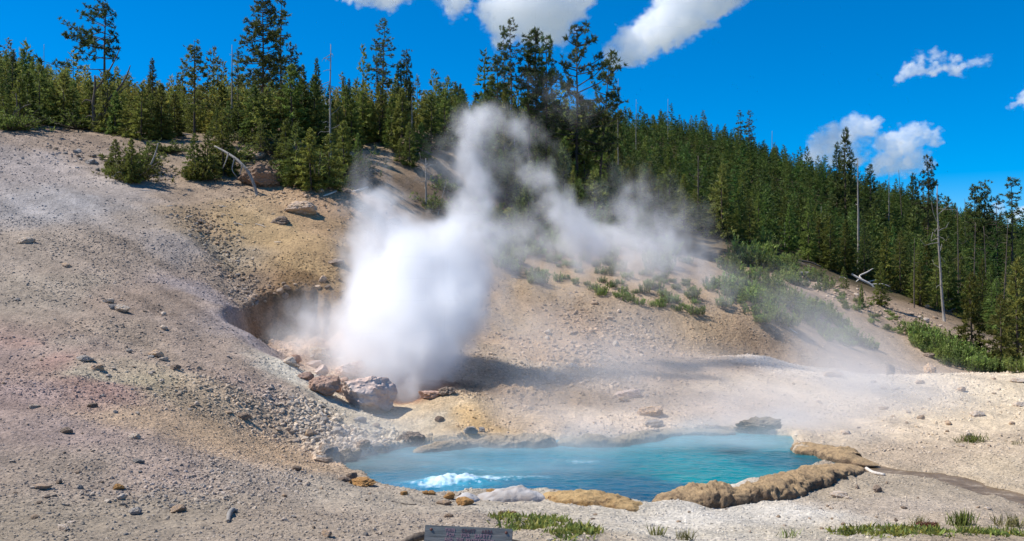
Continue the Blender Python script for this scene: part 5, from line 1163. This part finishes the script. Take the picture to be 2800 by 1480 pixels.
# ------------------------------------------------------------------ steam and clouds: real volumes, filled from soft overlapping puffs
def volume(name, puffs, vox, mat, warp, erode, lo=0., hi=.6, scale_n=1., stretch=(1, 1, 1), seed=0., detail=4.):
    """puffs: (centre, radii, strength). A voxel grid whose density is the sum of the puffs, stirred and eaten by noise"""
    lo_ = np.min([np.array(c)-np.array(r)*1.15-warp*.5 for c, r, s in puffs], 0); hi_ = np.max([np.array(c)+np.array(r)*1.15+warp*.5 for c, r, s in puffs], 0)
    org = (lo_+hi_)/2; lo_ = lo_-org; hi_ = hi_-org
    ng = bpy.data.node_groups.new(name, 'GeometryNodeTree'); ng.interface.new_socket('Geometry', in_out='OUTPUT', socket_type='NodeSocketGeometry')
    N = ng.nodes.new; Lk = ng.links.new
    def vm(op, a, b=None):
        n = N('ShaderNodeVectorMath'); n.operation = op
        for i, s in enumerate((a, b)):
            if s is None: continue
            if hasattr(s, 'is_output'): Lk(s, n.inputs[i])
            else: n.inputs[i].default_value = tuple(float(q) for q in s)
        return n.outputs['Value' if op in ('LENGTH', 'DOT_PRODUCT') else 'Vector']
    def mt(op, a, b=None, clamp=False):
        n = N('ShaderNodeMath'); n.operation = op; n.use_clamp = clamp
        for i, s in enumerate((a, b)):
            if s is None: continue
            if hasattr(s, 'is_output'): Lk(s, n.inputs[i])
            else: n.inputs[i].default_value = float(s)
        return n.outputs[0]
    pos = N('GeometryNodeInputPosition').outputs[0]
    sp = vm('ADD', vm('MULTIPLY', pos, stretch), (seed*7.1, seed*3.3, seed*5.7))
    def noise(sc, det, rough=.55):
        n = N('ShaderNodeTexNoise'); n.inputs['Scale'].default_value = sc; n.inputs['Detail'].default_value = det; n.inputs['Roughness'].default_value = rough; Lk(sp, n.inputs['Vector']); return n
    wv = vm('SUBTRACT', noise(.55*scale_n, 3).outputs['Color'], (.5, .5, .5))
    wv2 = vm('SUBTRACT', noise(1.7*scale_n, 3).outputs['Color'], (.5, .5, .5))
    p = vm('ADD', vm('ADD', pos, vm('MULTIPLY', wv, (warp*2,)*3)), vm('MULTIPLY', wv2, (warp*.9,)*3))
    acc = None
    for c, r, s in puffs:
        d = vm('LENGTH', vm('MULTIPLY', vm('SUBTRACT', p, np.array(c)-org), 1/np.array(r, float)))
        mr = N('ShaderNodeMapRange'); mr.interpolation_type = 'SMOOTHSTEP'; Lk(d, mr.inputs['Value']); mr.inputs['From Min'].default_value = 1.; mr.inputs['From Max'].default_value = .15; mr.inputs['To Min'].default_value = 0; mr.inputs['To Max'].default_value = float(s)
        acc = mr.outputs['Result'] if acc is None else mt('ADD', acc, mr.outputs['Result'])
    nz = noise(1.25*scale_n, detail, .66).outputs['Fac']
    e = mt('MULTIPLY', mt('SUBTRACT', nz, .30), erode)
    # thin parts lose more than thick parts
    dens = mt('MAXIMUM', mt('SUBTRACT', acc, mt('MULTIPLY', e, mt('MINIMUM', mt('ADD', mt('MULTIPLY', acc, 1.6), .05), 1.0))), 0.0)
    mr = N('ShaderNodeMapRange'); mr.interpolation_type = 'SMOOTHSTEP'; Lk(dens, mr.inputs['Value']); mr.inputs['From Min'].default_value = lo; mr.inputs['From Max'].default_value = hi; 
    if lo == 0: res = mt('MINIMUM', dens, 2.5)
    else: res = mr.outputs['Result']
    vc = N('GeometryNodeVolumeCube'); Lk(res, vc.inputs['Density']); vc.inputs['Min'].default_value = tuple(lo_); vc.inputs['Max'].default_value = tuple(hi_)
    for k, ax in enumerate('XYZ'): vc.inputs['Resolution '+ax].default_value = int(max(8, (hi_-lo_)[k]/vox))
    sm = N('GeometryNodeSetMaterial'); sm.inputs['Material'].default_value = mat; Lk(vc.outputs[0], sm.inputs['Geometry'])
    go = N('NodeGroupOutput'); Lk(sm.outputs[0], go.inputs[0])
    vd = bpy.data.volumes.new(name); vd.materials.append(mat)
    o = bpy.data.objects.new(name, vd); o.location = tuple(org); link(o); md = o.modifiers.new('fill', 'NODES'); md.node_group = ng
    return o
def vol_mat(name, dens, col=(1, 1, 1), g=0.):
    m = bpy.data.materials.new(name); m.use_nodes = True; nt = m.node_tree; nt.nodes.clear(); out = nt.nodes.new('ShaderNodeOutputMaterial')
    v = nt.nodes.new('ShaderNodeVolumePrincipled'); v.inputs['Color'].default_value = (*col, 1); v.inputs['Density'].default_value = dens; v.inputs['Anisotropy'].default_value = g
    nt.links.new(v.outputs[0], out.inputs['Volume']); return m
def PF(u, v, Y, rpx, s, ry=1., sx=1., sz=1.):
    c = at(u, v, Y); r = rpx*Y/F; return ((c.x, c.y, c.z), (r*sx, r*ry, r*sz), s)
STEAM = [
 PF(1030,1005,25.7,75,1.0), PF(960,950,26.4,100,1.0), PF(1065,930,26.6,130,1.4), PF(950,880,27.2,145,1.2), PF(1095,850,27.4,155,1.5), PF(1010,790,28.0,185,1.4), PF(1115,760,28.4,160,1.5), PF(960,720,28.8,135,1.3), PF(1040,700,29.0,180,1.1),
 PF(880,840,28.0,130,.65), PF(800,840,28.6,120,.46), PF(745,870,28.6,100,.38), PF(850,890,27.2,125,.5), PF(715,890,27.6,75,.28), PF(860,935,25.8,110,.28), PF(780,790,29.6,100,.24), PF(900,760,28.6,90,.4),
 PF(1040,660,29.0,150,1.4), PF(1145,650,29.4,135,1.3), PF(980,610,29.6,115,1.1), PF(945,545,30.0,95,.95), PF(925,490,30.2,72,.6), PF(985,500,30.2,80,.5), PF(905,455,30.4,55,.3), PF(885,520,30.0,65,.35), PF(965,440,30.4,50,.25),
 PF(1165,590,30.0,110,1.1), PF(1190,530,30.6,82,1.0), PF(1205,475,30.8,70,.95), PF(1195,425,31.0,68,.95), PF(1175,385,31.0,72,.95), PF(1160,340,31.2,70,.95), PF(1190,300,31.2,62,.95), PF(1235,295,31.3,62,.85), PF(1225,345,31.2,70,.8), PF(1285,310,31.4,62,.75), PF(1325,335,31.6,64,.6), PF(1290,365,31.4,60,.5), PF(1120,370,31.0,60,.4), PF(1140,430,31.0,60,.3), PF(1245,420,31.2,65,.4), PF(1370,370,32.0,60,.28), PF(1400,400,32.0,55,.2), PF(1090,430,31.0,60,.18), PF(1250,590,30.0,85,.5),
 PF(1310,425,32.0,55,.55), PF(1350,445,32.0,62,.7), PF(1390,480,32.4,68,.75), PF(1410,530,32.8,75,.8), PF(1440,580,32.8,90,.95), PF(1500,600,33.0,95,.95), PF(1480,650,33.0,90,.6), PF(1570,610,33.4,105,.62), PF(1610,660,34.0,100,.5), PF(1650,590,34.0,110,.36), PF(1680,650,34.0,110,.42), PF(1740,690,34.4,110,.34), PF(1800,720,35.0,90,.2), PF(1330,600,32.0,130,.34), PF(1570,520,34.0,110,.2), PF(1650,500,34.6,110,.14), PF(1260,660,30.0,120,.5), PF(1720,580,35.0,120,.18), PF(1210,760,29.0,120,.36), PF(1250,840,28.0,140,.18), PF(1420,690,32.0,120,.22), PF(1350,690,31.0,110,.2),
 PF(1400,258,33.0,90,.12), PF(1360,208,33.0,80,.08), PF(1460,300,33.0,90,.08),
 PF(905,690,28.8,100,.6), PF(1185,700,28.6,110,.75), PF(895,625,29.2,85,.55), PF(1225,620,29.6,95,.6), PF(1190,800,27.8,110,.5), PF(930,420,30.4,60,.2), PF(1450,620,33.0,190,.16), PF(1620,620,34.0,200,.14), PF(1760,680,35.0,180,.12), PF(1560,520,34.0,170,.10), PF(1880,760,35.0,150,.09), PF(1330,640,31.0,170,.16), PF(1280,480,31.5,140,.12), PF(820,810,28.6,160,.24), PF(740,850,28.2,130,.2), PF(900,985,24.6,90,.2), PF(840,950,25.4,90,.16), PF(1150,470,30.5,150,.12),
]
st = volume('steam', STEAM, .07, vol_mat('steam', 1.3, g=.0), .85, 1.9, seed=1.3, scale_n=1.25, stretch=(1, 1, .8)); st['kind'] = 'stuff'
MIST = [
 PF(2050,820,30,150,0.09,1.5), PF(2120,900,29.5,170,0.11,1.5), PF(1960,740,31,120,0.07), PF(2200,940,29,150,0.15), PF(2060,980,27,200,0.17,1.3,1.3,.7), PF(2280,1000,26,220,0.15,1.2,1.3,.6), PF(1900,1030,25.5,190,0.24,1.2,1.3,.5), PF(2100,1060,24,180,0.24,1,1.4,.5), PF(1700,1060,25,180,0.21,1,1.4,.5), PF(1500,1070,24.5,170,0.20,1,1.4,.5), PF(1980,1080,22.8,140,0.31,1,1.4,.45),
 PF(1500,960,27,190,0.15,1,1.3,.9), PF(1340,1030,24,150,0.17,1,1.3,.7), PF(1580,880,28,170,0.14,1,1.3,.9), PF(1750,960,27,180,0.14,1,1.3,.8), PF(1350,860,27,160,0.14,1,1,1), PF(2150,1090,21.5,140,0.14,1,1.4,.4),
 PF(1000,1150,20.4,170,0.40,.8,1.4,.38), PF(1200,1130,21,170,0.40,.8,1.4,.38), PF(1400,1125,21,170,0.44,.8,1.4,.42), PF(1600,1115,21.2,170,0.40,.8,1.4,.40), PF(1800,1110,21.4,160,0.44,.8,1.4,.40), PF(1930,1110,21.4,120,0.31,.8,1.4,.40), PF(1100,1170,18.6,140,0.22,.8,1.3,.35), PF(1300,1180,18.3,140,0.21,.8,1.3,.35), PF(900,1110,20,140,0.18,1,1.2,.7), PF(900,1170,18.8,120,0.25,1,1.3,.4),
 PF(1450,1180,18.4,150,0.23,.8,1.4,.4), PF(1850,1070,23.6,140,0.31,1,1.4,.45), PF(1000,1070,21.5,150,0.14,1,1.3,.6),
]
mi = volume('mist', MIST, .16, vol_mat('mist', 1.7, g=.3), .6, .4, seed=4.1, scale_n=.9); mi['kind'] = 'stuff'
def cloud(name, label, Y, puffs, vox, seed, dens=.07, warp=22., erode=2.0, sc=.055, lo=.05, hi=.40):
    o = volume(name, [PF(u, v, Y, r*(1.36 if v < 260 else 1.16), s, .8, sx, sz) for u, v, r, s, sx, sz in puffs], vox, vol_mat('cloud', dens), warp, erode, lo, hi, sc, (1, 1, 1.3), seed, 6.); tag(o, label, 'cloud'); return o
YC = 1200.
cloud('cloud', 'white cloud cut by the top edge, leftmost of the top row', YC, [(900,-30,45,1,1,.8),(950,-20,48,1,1,.9),(985,-18,42,.9,1,.9),(1000,-40,50,1,1,1),(880,-45,40,1,1,1)], 1.15, 1.)
cloud('cloud', 'white cloud cut by the top edge, second from the left', YC, [(1060,-35,40,.9,1,.8),(1110,-25,42,1,1,.9),(1150,0,44,1,.9,1.),(1160,-40,50,1,1,1),(1040,-25,30,.6,1,.7)], 1.15, 2.)
cloud('cloud', 'large white cloud behind the tall pine cluster', YC, [(1250,30,62,1,.8,1.2),(1270,85,44,1,.8,1.1),(1300,10,70,1,1,1),(1380,30,80,1.1,1,1),(1400,85,52,1,.8,1.),(1340,90,46,.6,1,.9),(1440,0,60,1,1,.9),(1470,-20,48,.8,1,.8),(1340,-40,90,1,1,1),(1230,0,40,.6,1,1)], 1.15, 3.)
cloud('cloud', 'big white cloud slanting up to the right at the top', YC, [(1545,155,34,1,1,.8),(1565,120,44,1,1,1.1),(1600,150,36,.9,1.5,.5),(1610,100,52,1,1,1),(1660,80,60,1.1,1,1),(1710,45,62,1.1,1,1),(1760,20,62,1,1,.9),(1820,-10,60,1,1,.8),(1870,-20,44,.8,1,.8),(1700,-20,70,1,1,1),(1580,75,36,.6,.8,1),(1780,-50,80,1,1,1)], 1.15, 4.)
cloud('cloud', 'small ragged cloud alone in the upper right sky', YC, [(2285,185,30,1,1,.8),(2325,180,28,.9,1.4,.6),(2345,140,24,.7,1.1,.8),(2390,165,32,.9,1.4,.6),(2410,180,24,.7,1.2,.6),(2450,160,28,.6,1.4,.5),(2485,150,22,.5,1.2,.7),(2305,150,24,.6,.8,1)], .9, 5., dens=.07)
cloud('cloud', 'cloud fragment cut by the right edge', YC, [(2570,250,22,1,1,.9),(2590,240,34,1,1,.9),(2610,255,30,1,1,.7)], .9, 6.)
cloud('cloud', 'low puffy cloud over the right ridge, the left of two', YC, [(2060,370,44,1,1,1),(2100,350,52,1,1,1),(2150,330,50,1,1,1),(2185,312,36,.9,1,.8),(2040,400,34,.9,1,.8),(2120,400,50,1,1.2,.8),(2180,380,36,.5,1,1)], .9, 7.)
cloud('cloud', 'low puffy cloud over the right ridge, the right of two', YC, [(2230,370,46,1,1,1),(2280,350,50,1,1.1,.9),(2330,335,38,.9,1.1,.8),(2250,415,46,1,1.2,.8),(2310,400,46,.9,1.1,.8),(2215,420,34,.9,1,.8),(2350,350,26,.6,1,.8),(2340,405,24,.7,1,.6)], .9, 8.)
cloud('cloud', 'white cloud scrap low behind trees at the right edge', YC, [(2500,530,26,.9,1.2,.8),(2540,545,30,.9,1.4,.7),(2590,540,40,1,1.3,.8)], .9, 9.)
cloud('cloud', 'white cloud scrap glimpsed low between the left conifers', YC, [(810,262,24,.9,1.3,.8),(850,270,24,.9,1.2,.8),(1070,250,20,.8,1.3,.8),(1095,262,24,.9,1.3,.8)], .9, 10.)

# ------------------------------------------------------------------ camera, sun, sky
cam = bpy.data.cameras.new('camera'); cam.sensor_width = 36; cam.lens = 36*F/PW; cam.shift_y = (VH-PH/2)/PW
cam.clip_start = .1; cam.clip_end = 8000
co = bpy.data.objects.new('camera', cam); co.location = (0, 0, HC); co.rotation_euler = (math.pi/2, 0, 0); link(co); SC.camera = co
S = Vector((-.72, .10, .95)).normalized()
sun = bpy.data.lights.new('sun', 'SUN'); sun.energy = 4.6; sun.angle = math.radians(.53); sun.color = (1, .955, .89)
so = bpy.data.objects.new('sun', sun); so.rotation_euler = S.to_track_quat('Z', 'Y').to_euler(); link(so)
w = bpy.data.worlds.new('World'); SC.world = w; w.use_nodes = True; nt = w.node_tree; nt.nodes.clear()
sky = nt.nodes.new('ShaderNodeTexSky'); sky.sky_type = 'NISHITA'; sky.sun_disc = False
sky.sun_elevation = math.asin(S.z); sky.sun_rotation = math.atan2(S.x, S.y); sky.altitude = 2400; sky.air_density = 1.0; sky.dust_density = 0.0; sky.ozone_density = 6.0
hs = nt.nodes.new('ShaderNodeHueSaturation'); hs.inputs['Saturation'].default_value = 1.55; hs.inputs['Value'].default_value = 1.0
bg = nt.nodes.new('ShaderNodeBackground'); bg.inputs['Strength'].default_value = .112
wo = nt.nodes.new('ShaderNodeOutputWorld')
nt.links.new(sky.outputs[0], hs.inputs['Color']); nt.links.new(hs.outputs[0], bg.inputs['Color']); nt.links.new(bg.outputs[0], wo.inputs['Surface'])
SC.view_settings.view_transform = 'Standard'; SC.view_settings.look = 'None'; SC.view_settings.gamma = 1; SC.view_settings.exposure = .42
SC.render.engine = 'CYCLES'
cy = SC.cycles
cy.use_denoising = True; cy.max_bounces = 42; cy.diffuse_bounces = 3; cy.glossy_bounces = 3; cy.transmission_bounces = 4; cy.transparent_max_bounces = 400
cy.volume_bounces = 40; cy.volume_step_rate = 1.5; cy.volume_max_steps = 256
cy.sample_clamp_indirect = 8
